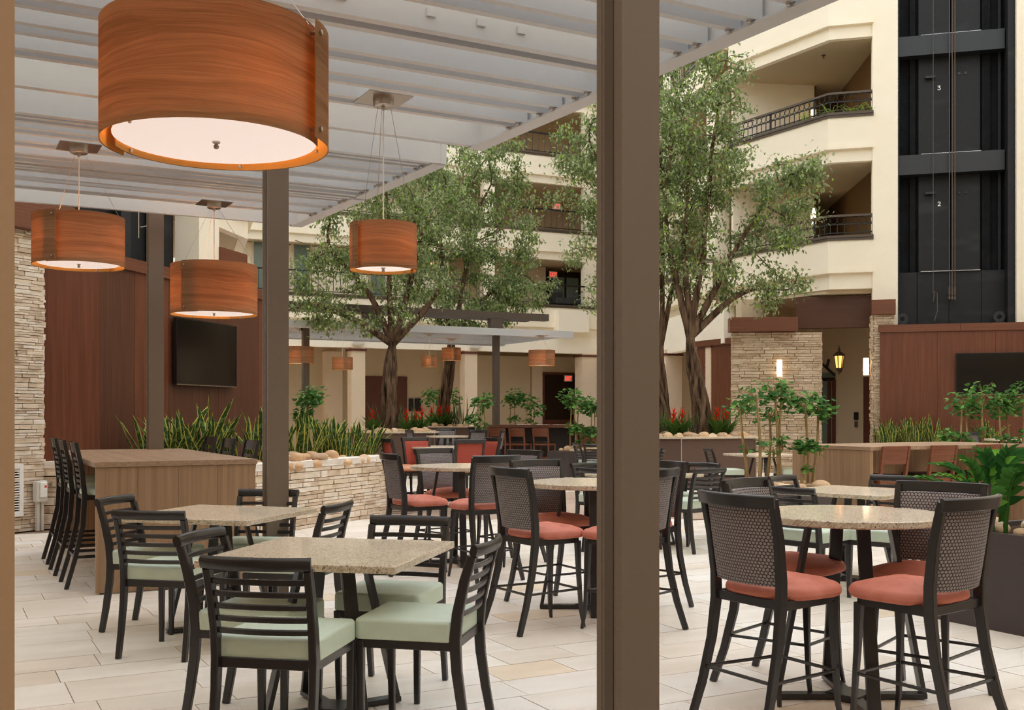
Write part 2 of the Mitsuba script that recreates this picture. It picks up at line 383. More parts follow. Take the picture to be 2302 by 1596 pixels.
# louvred vent and switch box on the pier
def on_pier(t, out):    # plan point t along the pier face, out metres proud
    u = np.array([0.447, 0.894]); n = np.array([0.894, -0.447]); return np.array([-6.12, 12.1]) + u * t + n * out
k = thing('air_vent', 'white louvred air vent low on the stone pier', 'vent')
c = on_pier(0.44, 0.05); RZP = math.degrees(math.atan2(0.894, 0.447))
for dx, dz, sx, sz in ((-0.17, 0, 0.05, 0.62), (0.17, 0, 0.05, 0.62), (0, 0.285, 0.39, 0.05), (0, -0.285, 0.39, 0.05)):
    ubox(k, 'frame', (c[0] + dx * 0.447, c[1] + dx * 0.894, 0.50 + dz), (sx, 0.03, sz), 'white_plastic', RZP)
ubox(k, 'backing', (c[0] - 0.012, c[1] + 0.006, 0.50), (0.32, 0.005, 0.56), 'dark_room', RZP)
for i in range(18):
    ubox(k, 'louvre', (c[0], c[1], 0.245 + i * 0.03), (0.30, 0.016, 0.014), 'white_plastic', RZP)
k = thing('switch_box', 'grey electrical switch box on conduits beside the vent', 'switch box')
c = on_pier(0.83, 0.11)
m = bev((0, 0, 0), (0.15, 0.10, 0.26), 0.015); m.apply_transform(trimesh.transformations.rotation_matrix(math.radians(RZP), [0, 0, 1])); m.apply_translation((c[0], c[1], 0.47))
add(k, 'housing', m, 'grey_plastic')
m = bev((0, 0, 0), (0.10, 0.03, 0.19), 0.012); m.apply_transform(trimesh.transformations.rotation_matrix(math.radians(RZP), [0, 0, 1])); q = on_pier(0.83, 0.17); m.apply_translation((q[0], q[1], 0.49))
add(k, 'cover', m, 'white_plastic')
q = on_pier(0.845, 0.187); ubox(k, 'sticker', (q[0], q[1], 0.53), (0.03, 0.003, 0.025), 'red_sticker', RZP)
q = on_pier(0.925, 0.12); add(k, 'lever', tube([(q[0], q[1], 0.55), (q[0] + 0.02, q[1] + 0.05, 0.575), (q[0] + 0.02, q[1] + 0.05, 0.53)], 0.018, 8), 'nickel', 30)
for t in (0.80, 0.86):
    q = on_pier(t, 0.10); ubox(k, 'conduit', (q[0], q[1], 0.17), (0.035, 0.035, 0.34), 'grey_plastic', RZP)

wl = add(None, 'wall_left', ribbon([(-5.85, 12.95), (-5.16, 13.30), (-4.05, 17.75), (-4.9, 20.5)], 0.10, 0.0, 3.40, 0.07), 'walnut_dark')
tag(wl, 'reddish walnut panelled wall behind the tall communal table, with a black television', None, None, 'structure')
def along(a, b, s):
    a, b = np.array(a, float), np.array(b, float); return a + (b - a) / np.linalg.norm(b - a) * s
def panels(parent, a, b, cuts, z0, z1, mats, t=0.03, name='panel', off=0.0):
    a_, b_ = np.array(a, float), np.array(b, float); u = (b_ - a_) / np.linalg.norm(b_ - a_); n = np.array([u[1], -u[0]]); rz = math.degrees(math.atan2(u[1], u[0]))
    for i in range(len(cuts) - 1):
        s = (cuts[i] + cuts[i + 1]) / 2; c = a_ + u * s + n * (t / 2 + off)
        ubox(parent, name, (c[0], c[1], (z0 + z1) / 2), (cuts[i + 1] - cuts[i] - 0.006, t, z1 - z0), mats[i % len(mats)], rz)
panels(wl, (-5.83, 12.96), (-5.16, 13.30), [0, 0.78], 0.0, 3.26, ['walnut'])
panels(wl, (-5.16, 13.30), (-4.05, 17.75), [0.0, 0.75, 1.55, 2.9, 4.2, 4.58], 0.0, 3.26, ['walnut_dark', 'walnut', 'walnut_dark'])
panels(wl, (-5.83, 12.96), (-5.16, 13.30), [0, 0.82], 3.26, 3.42, ['walnut_cap'], 0.07, 'cap_board')
panels(wl, (-5.16, 13.30), (-4.05, 17.75), [-0.05, 2.3, 4.62], 3.26, 3.42, ['walnut_cap'], 0.07, 'cap_board')

def television(name, a, b, z0, z1, label):
    a, b = np.array(a, float), np.array(b, float); u = (b - a) / np.linalg.norm(b - a); n = np.array([u[1], -u[0]]); rz = math.degrees(math.atan2(u[1], u[0]))
    c, L, H, zc = (a + b) / 2, np.linalg.norm(b - a), z1 - z0, (z0 + z1) / 2
    k = thing(name, label, 'television')
    q = c + n * 0.02; ubox(k, 'wall_bracket', (q[0], q[1], zc), (0.5, 0.06, 0.4), 'screen_frame', rz)
    q = c + n * 0.06; ubox(k, 'housing', (q[0], q[1], zc), (L, 0.05, H), 'screen_frame', rz)
    q = c + n * 0.087; ubox(k, 'screen', (q[0], q[1], zc + 0.005), (L - 0.03, 0.006, H - 0.04), 'screen', rz)
    for dz in (H / 2, -H / 2):
        ubox(k, 'bezel', (q[0], q[1], zc + dz), (L, 0.012, 0.014), 'nickel' if dz < 0 else 'screen_frame', rz)
    for s in (-1, 1):
        e = q + u * s * L / 2; ubox(k, 'bezel', (e[0], e[1], zc), (0.012, 0.012, H), 'screen_frame', rz)
p = along((-5.16, 13.30), (-4.05, 17.75), 1.60) + np.array([0.97, -0.24]) * 0.035; q = along((-5.16, 13.30), (-4.05, 17.75), 3.28) + np.array([0.97, -0.24]) * 0.035
television('television', p, q, 1.81, 2.74, 'black flat television on the walnut wall behind the left communal table')

# stone planter in front of the walnut wall
PF = [(-5.72, 12.98), (-5.2, 12.96), (-2.95, 12.15), (-1.83, 14.62), (-1.72, 15.05)]
PB = [(-2.2, 16.4), (-3.7, 17.4), (-5.0, 13.36)]
kp = thing('stone_planter', 'low white ledge stone planter with snake plants below the walnut wall', 'planter')
add(kp, 'core', prism(Polygon(PF + PB).buffer(-0.03), 0.0, 0.70), 'grout')
add(kp, 'soil', prism(Polygon(PF + PB).buffer(-0.12), 0.70, 0.73), 'soil')
stones(kp, PF[2], PF[3], 0.0, 0.74, STONES, rows=(0.04, 0.06, 0.085), lens=(0.12, 0.34), seed=21, most=200)
stones(kp, PF[0], PF[1], 0.0, 0.76, STONES, rows=(0.06, 0.10, 0.13), lens=(0.3, 0.6), seed=22, most=20)
stones(kp, PF[1], PF[2], 0.0, 0.74, STONES, seed=23, most=60, lens=(0.2, 0.5))
stones(kp, PF[3], PF[4], 0.0, 0.74, STONES, seed=24, most=40)
for i in range(4):
    a, b = np.array(PF[i]), np.array(PF[i + 1]); u = (b - a) / np.linalg.norm(b - a); n = np.array([u[1], -u[0]]); rz = math.degrees(math.atan2(u[1], u[0])); L = np.linalg.norm(b - a)
    m = max(1, round(L / 0.85))
    for j in range(m):
        c = a + u * L * (j + 0.5) / m - n * 0.09
        ubox(kp, 'capstone', (c[0], c[1], 0.782), (L / m - 0.005 + (0.06 if i == 2 else 0), 0.30, 0.085), 'stone_cap', rz, shape='stone%d' % (j % 4))

# ================================================================== atrium building, right and far side
ZM, ZT, ZB = [4.73, 7.64, 10.55, 13.46], [5.54, 8.43, 11.33, 14.24], [4.34, 7.33, 10.24, 13.15]
D = np.array([0.965, -0.262]); P0 = np.array([8.455, 25.0])
BAY = [(5.75, 28.1), (7.5, 25.26), tuple(P0)]
SIDE = [(3.74, 42.15), (5.45, 29.6), (5.75, 28.1)]
FAR = [(-14.0, 33.7), (3.74, 42.15)]; F0 = (1.75, 41.2)
def parapet(path, floors, name_walls, inset=0.08):
    for f in floors:
        add(name_walls, 'parapet', ribbon(path, 0.16, ZM[f], ZT[f]), 'cream')
        add(name_walls, 'lower_band', ribbon(path, 0.16, ZB[f], ZM[f], inset), 'cream')
        add(name_walls, 'moulding', cat([ribbon(path, 0.22, ZM[f] - 0.02, ZM[f] + 0.05), ribbon(path, 0.19, ZM[f] + 0.05, ZM[f] + 0.11)]), 'cream')
        add(name_walls, 'coping', cat([ribbon(path, 0.26, ZT[f] - 0.01, ZT[f] + 0.05), ribbon(path, 0.22, ZT[f] - 0.07, ZT[f] - 0.01)]), 'rail_bronze', label='dark bronze coping')
def railing(path, z, label, rings=True, h=0.46, pitch=0.16, mat_='rail_black', group=None, lo=0.05):
    k = thing('balcony_railing', label, 'railing', group)
    l = LineString(path); P = np.array(path)
    add(k, 'top_rail', ribbon(path, 0.07, z + h, z + h + 0.05), 'rail_bronze' if rings else mat_)
    add(k, 'bottom_rail', ribbon(path, 0.03, z + lo + 0.02, z + lo + 0.045), mat_)
    if rings: add(k, 'middle_rail', ribbon(path, 0.025, z + h - 0.19, z + h - 0.165), mat_)
    n = int(l.length / pitch); top = z + h - (0.17 if rings else 0)
    a = np.linspace(0, 2 * math.pi, 17)
    for i in range(n + 1):
        s = min(l.length, i * pitch); q = l.interpolate(s)
        ubox(k, 'baluster', (q.x, q.y, (z + lo + top) / 2), (0.018, 0.018, top - z - lo), mat_)
        if rings and i < n:
            m = l.interpolate(s + pitch / 2); e = l.interpolate(min(l.length, s + pitch / 2 + 0.01)); d = np.array([e.x - m.x, e.y - m.y]); d /= np.linalg.norm(d) + 1e-9
            r = 0.076
            add(k, 'ring', tube(np.column_stack([m.x + r * np.cos(a) * d[0], m.y + r * np.cos(a) * d[1], z + h - 0.082 + r * np.sin(a)]), 0.008, 5, False), mat_, True)
    for s in np.arange(0, l.length + 0.01, max(1.2, l.length / 3)):
        q = l.interpolate(s); ubox(k, 'post', (q.x, q.y, z + (h + lo) / 2), (0.045, 0.045, h - lo + 0.1), mat_)
    return k

wr = add(None, 'wall_right', ribbon([tuple(P0 - D * 0.02), tuple(P0 + D * 0.54)], 0.5, 3.3, 16.0, 0.2), 'cream')
tag(wr, 'cream atrium wall with angular balconies beside the black lift shaft', None, None, 'structure')
parapet(BAY, range(4), wr)
parapet([(5.75, 28.1), (5.45, 29.6)], [], wr)
for f in range(4):      # floor slabs
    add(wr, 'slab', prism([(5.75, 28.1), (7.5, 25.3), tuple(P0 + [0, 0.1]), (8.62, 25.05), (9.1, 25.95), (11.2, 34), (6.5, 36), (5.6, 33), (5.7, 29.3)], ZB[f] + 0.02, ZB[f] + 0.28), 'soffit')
    add(wr, 'inner_wall', ribbon([(5.9, 28.6), (8.15, 28.9)], 0.15, ZB[f] + 0.28, ZB[f] + 3.0), 'cream')
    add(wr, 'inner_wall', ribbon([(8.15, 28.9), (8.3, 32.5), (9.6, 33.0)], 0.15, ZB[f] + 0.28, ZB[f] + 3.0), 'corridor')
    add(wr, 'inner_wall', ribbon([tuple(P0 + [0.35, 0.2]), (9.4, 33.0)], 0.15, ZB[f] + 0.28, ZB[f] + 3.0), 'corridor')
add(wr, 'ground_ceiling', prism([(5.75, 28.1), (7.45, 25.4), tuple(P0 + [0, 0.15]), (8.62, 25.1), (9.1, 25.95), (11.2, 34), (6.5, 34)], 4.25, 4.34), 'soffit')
railing(BAY[:], ZT[0] + 0.04, 'black ring-patterned railing on the second-floor angular balcony beside the lift shaft')
railing(BAY[:], ZT[1] + 0.04, 'black ring-patterned railing behind trailing plants on the third-floor angular balcony')
# lift shaft
ws = thing('wall_right', 'black open lift shaft wall with horizontal beams and hanging cables', None, None, 'structure')
def onD(t, out=0.0):       # out: towards the camera
    n = np.array([-0.262, -0.965]); return P0 + D * t + n * out
RZD = math.degrees(math.atan2(D[1], D[0]))
def dbox(parent, name, t0, t1, z0, z1, out, th, m, **kw):
    c = onD((t0 + t1) / 2, out); return ubox(parent, name, (c[0], c[1], (z0 + z1) / 2), (t1 - t0, th, z1 - z0), m, RZD, **kw)
dbox(ws, 'back', 0.3, 3.4, 3.2, 16, -0.75, 0.1, 'shaft_rough')
dbox(ws, 'side', 0.45, 0.6, 3.2, 16, -0.55, 0.5, 'shaft_black')
dbox(ws, 'centre_panel', 1.05, 1.72, 4.75, 16, -0.62, 0.10, 'shaft_black'); dbox(ws, 'centre_panel', 1.78, 2.40, 4.75, 16, -0.62, 0.10, 'shaft_black')
dbox(ws, 'edge_strip', 2.78, 2.84, 3.2, 16, -0.6, 0.12, 'shaft_black'); dbox(ws, 'edge_strip', 0.86, 0.98, 4.75, 16, -0.66, 0.12, 'shaft_rough'); dbox(ws, 'edge_strip', 2.44, 2.62, 4.75, 16, -0.66, 0.12, 'shaft_rough')
for z in (7.0, 9.78, 12.6):
    dbox(ws, 'beam', 0.52, 2.88, z, z + 0.46, -0.40, 0.30, 'shaft_beam')
    dbox(ws, 'beam_lip', 1.08, 2.38, z + 0.46, z + 0.475, -0.36, 0.20, 'steel_paint')
dbox(ws, 'lower_panel', 0.52, 1.00, 3.3, 4.73, -0.5, 0.12, 'shaft_black'); dbox(ws, 'lower_panel', 1.01, 1.70, 3.3, 4.73, -0.5, 0.12, 'shaft_black')
dbox(ws, 'lower_panel', 1.71, 2.40, 3.3, 4.73, -0.5, 0.12, 'shaft_black'); dbox(ws, 'lower_panel', 2.41, 3.0, 3.3, 4.73, -0.5, 0.12, 'shaft_black')
dbox(ws, 'beam_lip', 1.08, 2.38, 4.73, 4.745, -0.42, 0.08, 'steel_paint')
dbox(ws, 'corner_post', 2.90, 3.06, 3.2, 16, -0.22, 0.4, 'shaft_black')
for t in (1.68, 1.74, 1.80):
    c = onD(t, -0.15); add(ws, 'cable', tube([(c[0], c[1], 16), (c[0], c[1], 4.1)], 0.011, 6), 'post_dark', 30)
    add(ws, 'cable_fitting', lathe([(0.001, 0.3), (0.022, 0.28), (0.026, 0.1), (0.014, 0.08), (0.03, 0.0), (0.001, -0.03)], 10, (c[0], c[1], 4.05 - 0.1 * (t - 1.7))), 'rail_bronze', 40)
c = onD(1.33, -0.15); add(ws, 'cable', tube([(c[0], c[1], 16), (c[0], c[1], 4.2)], 0.008, 6), 'post_dark', 30)
add(ws, 'cable_loop', tube([(c[0], c[1], 4.0), (c[0] + .03, c[1], 4.25), (c[0] + .09, c[1], 4.2), (c[0] + .1, c[1], 3.8), (c[0] + .03, c[1], 3.55)], 0.014, 6), 'rail_bronze', 30)
for t in (0.66, 2.75):
    c = onD(t, -0.2); m = trimesh.creation.annulus(0.05, 0.13, 0.06, sections=24); m.apply_transform(trimesh.transformations.rotation_matrix(math.pi / 2, [1, 0, 0])); m.apply_transform(trimesh.transformations.rotation_matrix(math.radians(RZD), [0, 0, 1])); m.apply_translation((c[0], c[1], 3.62))
    add(ws, 'pulley_wheel', m, 'shaft_beam', 30)
    dbox(ws, 'pulley_bracket', t - 0.13, t + 0.13, 3.42, 3.50, -0.22, 0.14, 'shaft_beam')
for txt, z in (('3', 9.02), ('2', 6.29)):
    m = meshkit.text_mesh(txt, 0.10, 0.004, True); m.apply_transform(trimesh.transformations.rotation_matrix(math.pi / 2, [1, 0, 0])); m.apply_transform(trimesh.transformations.rotation_matrix(math.radians(RZD), [0, 0, 1]))
    c = onD(1.46, -0.565); m.apply_translation((c[0], c[1], z)); add(ws, 'floor_number', m, 'paper', label='white painted floor number ' + txt)
    c = onD(1.30, -0.5); ubox(ws, 'bracket', (c[0], c[1], z + 0.30), (0.22, 0.08, 0.05), 'shaft_beam', RZD)
for z in (9.5, 6.7):
    for t in (1.92, 2.06):
        dbox(ws, 'bolt_pair', t, t + 0.05, z - 0.15, z - 0.10, -0.56, 0.02, 'screen')
add(wr, 'end_wall', ribbon([tuple(onD(3.06)), tuple(onD(12))], 0.5, 3.0, 16.0, 0.1), 'cream')
add(wr, 'end_wall', ribbon([tuple(onD(0.5, -0.9)), tuple(onD(12, -0.9))], 0.1, 0.0, 16.0), 'cream')
# walnut wall with television below the shaft
wt = add(None, 'wall_right', ribbon([tuple(onD(0.12, 0.46)), tuple(onD(6, 0.46))], 0.10, 0, 3.42), 'walnut')
tag(wt, 'reddish walnut panelled wall with a television under the black lift shaft', None, None, 'structure')
panels(wt, onD(0.12, 0.51), onD(6, 0.51), [0, 1.22, 2.44, 3.66, 4.9], 0.0, 3.26, ['walnut'], 0.02)
panels(wt, onD(0.07, 0.51), onD(6, 0.51), [0, 1.75, 4.9], 3.26, 3.43, ['walnut_cap'], 0.06, 'cap_board')
television('television', onD(1.72, 0.54), onD(3.40, 0.54), 1.82, 2.75, 'black flat television on the right walnut wall below the lift shaft')
# stone sliver column with cap, beam, portal, stone wall
wc = add(None, 'wall_right', ribbon([tuple(onD(-0.02, 0.22)), tuple(onD(0.42, 0.22))], 0.30, 0, 3.68), 'grout')
tag(wc, 'narrow ledge stone column with a walnut block cap left of the walnut television wall', None, None, 'structure')
stones(wc, onD(0.0, 0.36), onD(0.42, 0.36), 0, 3.68, WSTONES, seed=31, lens=(0.1, 0.3), most=180, jag=0.03)
stones(wc, onD(-0.04, -0.1), onD(-0.02, 0.36), 0, 3.68, WSTONES, seed=32, lens=(0.1, 0.3), most=120)
dbox(wc, 'cap_block', -0.06, 0.46, 3.68, 4.02, 0.26, 0.42, 'walnut_cap')
wb = add(None, 'wall_right', boxm((0, 0, 0), (0.01, 0.01, 0.01)), 'walnut_dark') if False else thing('wall_right', 'long ledge stone wall with a walnut cap beside the lift lobby opening', None, None, 'structure')
add(wb, 'core', ribbon([(5.28, 25.62), (7.32, 25.42)], 0.30, 0, 3.34, 0.15), 'grout')
stones(wb, (5.26, 25.60), (7.34, 25.40), 0, 3.34, WSTONES, rows=(0.05, 0.07, 0.09), lens=(0.2, 0.55), seed=33, most=300)
stones(wb, (7.34, 25.40), (7.38, 25.75), 0, 3.34, WSTONES, seed=34, most=60)
ubox(wb, 'cap_beam', (5.98, 25.50, 3.52), (1.58, 0.5, 0.33), 'walnut_cap', -5.6, 'walnut cap board')
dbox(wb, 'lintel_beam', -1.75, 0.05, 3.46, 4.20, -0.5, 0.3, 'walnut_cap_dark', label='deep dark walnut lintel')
# lobby beyond the opening
add(wb, 'lobby_wall', ribbon([(5.6, 26.4), (7.55, 28.9), (8.35, 28.7)], 0.15, 0, 4.25), 'beige')
add(wb, 'lobby_wall', ribbon([(8.35, 28.7), (9.4, 27.5), (8.75, 25.3)], 0.12, 0, 4.25), 'beige')
LQ = lambda s, o: (8.35 + 0.659 * s - 0.753 * o, 28.7 - 0.753 * s - 0.659 * o)
def lbox(name, s0, s1, z0, z1, o, th, m, **kw):
    c = LQ((s0 + s1) / 2, o); return ubox(wb, name, (c[0], c[1], (z0 + z1) / 2), (s1 - s0, th, z1 - z0), m, -48.8, **kw)
lbox('doorway', 1.27, 1.58, 0, 2.35, 0.08, 0.06, 'door_wood'); lbox('phone_panel', 0.99, 1.10, 1.24, 1.44, 0.08, 0.05, 'rail_black'); lbox('phone_panel', 1.0, 1.08, 1.05, 1.20, 0.08, 0.04, 'post_dark')
lbox('arch_window', 0.0, 0.42, 0.2, 2.5, 0.075, 0.03, 'window_dark'); lbox('arch_muntin', 0.0, 0.42, 2.28, 2.36, 0.10, 0.05, 'rail_black'); lbox('arch_muntin', 0.22, 0.30, 0.2, 2.3, 0.10, 0.05, 'door_wood'); lbox('arch_muntin', 0.36, 0.44, 0.2, 2.3, 0.10, 0.05, 'door_wood')
a, c, e = LQ(0.02, 0.1), LQ(0.18, 0.1), LQ(0.42, 0.1); add(wb, 'arch_muntin', tube([(a[0], a[1], 2.75), (c[0], c[1], 2.62), (e[0], e[1], 2.42)], 0.03, 6), 'rail_black', 30); add(wb, 'arch_muntin', tube([(c[0], c[1], 2.62), (LQ(.25, .1)[0], LQ(.25, .1)[1], 2.85)], 0.03, 6), 'rail_black', 30)
def lit(rgb, k):
    return {'type': 'area', 'radiance': {'type': 'rgb', 'value': [c * k for c in rgb]}}
def sconce(c, label, r=0.07, h=0.40, k=1.0, group=None):
    s = thing('wall_sconce', label, 'wall lamp', group)
    put(s, 'shade', ply(lathe([(r * 0.9, -h / 2), (r, -h / 4), (r, h / 4), (r * 0.9, h / 2), (0.001, h / 2)], 16, c), 'white_plastic', 40, emitter=lit((1.0, 0.72, 0.42), 0.15 * k)))
    m = bev((c[0], c[1] + 0.05, c[2]), (0.12, 0.10, 0.12), 0.01); add(s, 'back_plate', m, 'nickel')
sconce((6.35, 25.36, 2.48), 'tall white lit sconce on the long ledge stone wall')
sconce((8.26, 24.92, 2.50), 'white lit sconce on the narrow stone column by the lobby opening')
def lantern(c, label, k=1.0):
    s = thing('wall_lantern', label, 'wall lantern'); x, y, z = c
    put(s, 'glass', ply(loft([np.column_stack([x + r * np.cos(np.arange(6) * math.pi / 3), y + r * np.sin(np.arange(6) * math.pi / 3), np.full(6, z + dz)]) for r, dz in ((0.075, -0.17), (0.115, 0.13))]), 'white_plastic', emitter=lit((1.0, 0.36, 0.06), 0.085 * k)))
    add(s, 'roof', lathe([(0.15, 0.13), (0.14, 0.17), (0.07, 0.22), (0.03, 0.25), (0.035, 0.30), (0.012, 0.33), (0.015, 0.36), (0.001, 0.40)], 12, c), 'rail_bronze', 40)
    add(s, 'base', lathe([(0.001, -0.34), (0.02, -0.32), (0.012, -0.28), (0.05, -0.23), (0.08, -0.20), (0.085, -0.17), (0.001, -0.17)], 12, c), 'rail_bronze', 40)
    for i in range(6):
        a = i * math.pi / 3; add(s, 'glazing_bar', bar([(x + .078 * math.cos(a), y + .078 * math.sin(a), z - .17), (x + .118 * math.cos(a), y + .118 * math.sin(a), z + .13)], 0.014, 0.014, (0.3, 0.2, 0)), 'rail_bronze')
    add(s, 'bracket', tube([(x, y, z - 0.25), (x + 0.06, y + 0.05, z - 0.28), (x + 0.12, y + 0.12, z - 0.18), (x + 0.10, y + 0.16, z - 0.05)], 0.014, 6), 'rail_bronze', 30)
    ubox(s, 'back_plate', (x + 0.11, y + 0.17, z + 0.0), (0.10, 0.03, 0.32), 'rail_bronze')
lantern((8.22, 26.85, 2.72), 'bronze wall lantern with amber glass glowing in the lobby opening', 1.5)
# second, outer side: walnut panel, arcade and upper walls of the right-back side
wo = thing('wall_back', 'cream side of the atrium behind the right-hand ficus trees', None, None, 'structure')
parapet(SIDE[:2] + [(5.35, 28.9)], range(4), wo)
add(wo, 'header', ribbon(SIDE[:2] + [(5.75, 28.3)], 0.3, 3.27, ZB[0]), 'white_wall')
add(wo, 'inner_wall', ribbon([(6.6, 43.5), (7.8, 33.5), (7.6, 29.4)], 0.2, 0, 16), 'beige')
for f in range(4):
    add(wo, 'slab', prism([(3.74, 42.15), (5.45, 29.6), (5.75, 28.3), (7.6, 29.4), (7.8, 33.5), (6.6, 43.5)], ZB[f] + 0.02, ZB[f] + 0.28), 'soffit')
for (x, y) in ((5.55, 29.3), (4.95, 33.5), (4.35, 37.8)):
    ubox(wo, 'column', (x, y, 1.7), (0.55, 0.55, 3.4), 'column_paint', 20); ubox(wo, 'column_trim', (x, y, 3.24), (0.62, 0.62, 0.07), 'door_wood', 20)
    for f in range(1, 4): ubox(wo, 'upper_column', (x + 0.1, y, 0.5 * (ZT[f - 1] + ZB[f])), (0.45, 0.45, ZB[f] - ZT[f - 1]), 'cream', 20)
ubox(wo, 'walnut_panel', (5.55, 28.75, 1.7), (0.10, 1.9, 3.4), 'walnut', 24, 'walnut panel'); ubox(wo, 'walnut_cap', (5.52, 28.74, 3.32), (0.16, 1.95, 0.16), 'walnut_cap', 24)
for f in range(3):
    railing(SIDE[:2], ZT[f] + 0.04, ['plain black balcony railing on the second floor behind the right ficus trees', 'plain black balcony railing on the third floor behind the right ficus trees', 'plain black balcony railing on the fourth floor behind the right ficus trees'][f], rings=False, h=0.5, pitch=0.22)

# ================================================================== far side
wf = thing('wall_back', 'far cream side of the atrium, arcade below and balconies above', None, None, 'structure')
FARU = np.array(F0) - np.array(FAR[0]); FL = np.linalg.norm(FARU); FARU = FARU / FL; FARN = np.array([FARU[1], -FARU[0]]); RZF = math.degrees(math.atan2(FARU[1], FARU[0]))
def onF(t, out=0.0): return np.array(F0) - FARU * t + FARN * out       # t metres left of the right-hand corner
def fbox(parent, name, t0, t1, z0, z1, out, th, m, **kw):
    c = onF((t0 + t1) / 2, out); return ubox(parent, name, (c[0], c[1], (z0 + z1) / 2), (t1 - t0, th, z1 - z0), m, RZF, **kw)
parapet(FAR, range(4), wf)
fbox(wf, 'header', -2.2, 17.4, 3.74, ZB[0], -0.15, 0.3, 'white_wall')
fbox(wf, 'projecting_box', -1.12, 0.19, 4.55, 5.36, 0.25, 0.5, 'white_wall')
for f in range(4): fbox(wf, 'slab', -5, 17.4, ZB[f] + 0.02, ZB[f] + 0.28, -1.7, 3.3, 'soffit')
fbox(wf, 'inner_wall', 2.6, 17.4, 0, 16, -3.2, 0.2, 'beige'); fbox(wf, 'inner_wall', -6, 2.6, 0, 16, -3.4, 0.2, 'beige')
for f in range(3): fbox(wf, 'balcony_wall', 4.2, 17.4, ZB[f] + 0.28, ZB[f + 1], -0.85 if f == 0 else -1.6, 0.15, 'cream')
for t in (2.9, 3.64, 7.97, 12.3, 16.6):
    if t > 3: fbox(wf, 'column', t - 0.25, t + 0.25, 0, 3.74, -0.2, 0.5, 'column_paint'); fbox(wf, 'column_trim', t - 0.30, t + 0.30, 3.62, 3.70, -0.2, 0.6, 'door_wood')
    if t == 2.9:
        for f in range(1, 4): fbox(wf, 'upper_column', t - 0.22, t + 0.22, ZT[f - 1], ZB[f], -0.12, 0.35, 'cream')
fbox(wf, 'column', -1.95, -1.1, 0, 3.74, -0.3, 0.6, 'column_paint'); fbox(wf, 'column_trim', -2.0, -1.05, 3.62, 3.70, -0.3, 0.7, 'door_wood')
for f in range(1, 4): fbox(wf, 'upper_column', -1.7, -1.2, ZT[f - 1], ZB[f], -0.12, 0.35, 'cream')
fbox(wf, 'pilaster', 2.95, 3.5, 0, 3.74, -2.9, 0.5, 'column_paint'); fbox(wf, 'pilaster', 7.75, 8.4, 0, 3.74, -2.9, 0.5, 'column_paint')
# doors and openings
d = thing('door_1', 'dark red-brown double doors in the far arcade wall', None, None, 'structure')
for i in range(2):
    t0 = 5.03 + i * 0.88; q = fbox(d, 'leaf', t0, t0 + 0.87, 0, 2.85, -3.07, 0.06, 'door_wood')
    c = onF(5.905 + (-0.1 if i == 0 else 0.1), -3.02); ubox(q, 'handle', (c[0], c[1], 1.1), (0.03, 0.04, 0.3), 'nickel', RZF)
d = thing('door_2', 'dark open doorway under the red exit sign in the far arcade', None, None, 'structure')
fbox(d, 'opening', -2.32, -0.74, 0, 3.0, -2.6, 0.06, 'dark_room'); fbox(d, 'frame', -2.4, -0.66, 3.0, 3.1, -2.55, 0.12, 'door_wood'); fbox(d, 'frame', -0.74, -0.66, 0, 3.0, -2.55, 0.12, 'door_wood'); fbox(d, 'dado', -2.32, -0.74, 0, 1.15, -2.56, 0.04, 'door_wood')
fbox(wf, 'inner_wall', -0.66, -0.2, 0, 3.74, -2.6, 0.1, 'column_paint'); fbox(wf, 'inner_wall', -0.2, 2.6, 0, 3.74, -2.75, 0.1, 'beige'); fbox(wf, 'inner_wall', -2.6, -0.66, 3.1, 3.74, -2.6, 0.1, 'beige')
d = thing('door_3', 'dark glazed door on the second-floor landing under a red exit sign', None, None, 'structure')
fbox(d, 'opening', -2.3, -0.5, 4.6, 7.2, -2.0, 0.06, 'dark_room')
for t in (-2.0, -1.35): fbox(d, 'pane', t, t + 0.55, 4.7, 6.95, -1.95, 0.03, 'window_dark')
fbox(wf, 'landing_wall', -0.5, 4.2, 4.6, 7.33, -2.0, 0.1, 'column_paint')
def exit_sign(c, rz, label, w=0.34, h=0.22):
    k = thing('exit_sign', label, 'exit sign')
    ubox(k, 'housing', c, (w, 0.05, h), 'white_plastic', rz)
    m = meshkit.text_mesh('EXIT', h * 0.62, 0.006, True); m.apply_translation([-m.bounds[:, 0].mean(), -m.bounds[:, 1].mean(), 0]); m.vertices[:, 0] *= 0.84 * w / (m.bounds[1, 0] - m.bounds[0, 0])
    m.apply_transform(trimesh.transformations.rotation_matrix(math.pi / 2, [1, 0, 0])); m.apply_transform(trimesh.transformations.rotation_matrix(math.radians(rz), [0, 0, 1]))
    a = math.radians(rz); m.apply_translation((c[0] + 0.027 * math.sin(a), c[1] - 0.027 * math.cos(a), c[2]))
    put(k, 'lettering', ply(m, 'white_plastic', emitter=lit((1.0, 0.02, 0.01), 0.09)))
c = onF(-1.80, -2.45); exit_sign((c[0], c[1], 2.86), RZF, 'red lit exit sign over the dark far arcade doorway', 0.36, 0.26)
c = onF(-0.76, -1.8); exit_sign((c[0], c[1], 7.02), RZF, 'red lit exit sign on the second-floor landing', 0.36, 0.26)
c = onF(-0.75, -1.5); exit_sign((c[0], c[1], 9.72), RZF, 'red lit exit sign on the third-floor balcony seen through the trees', 0.36, 0.26)
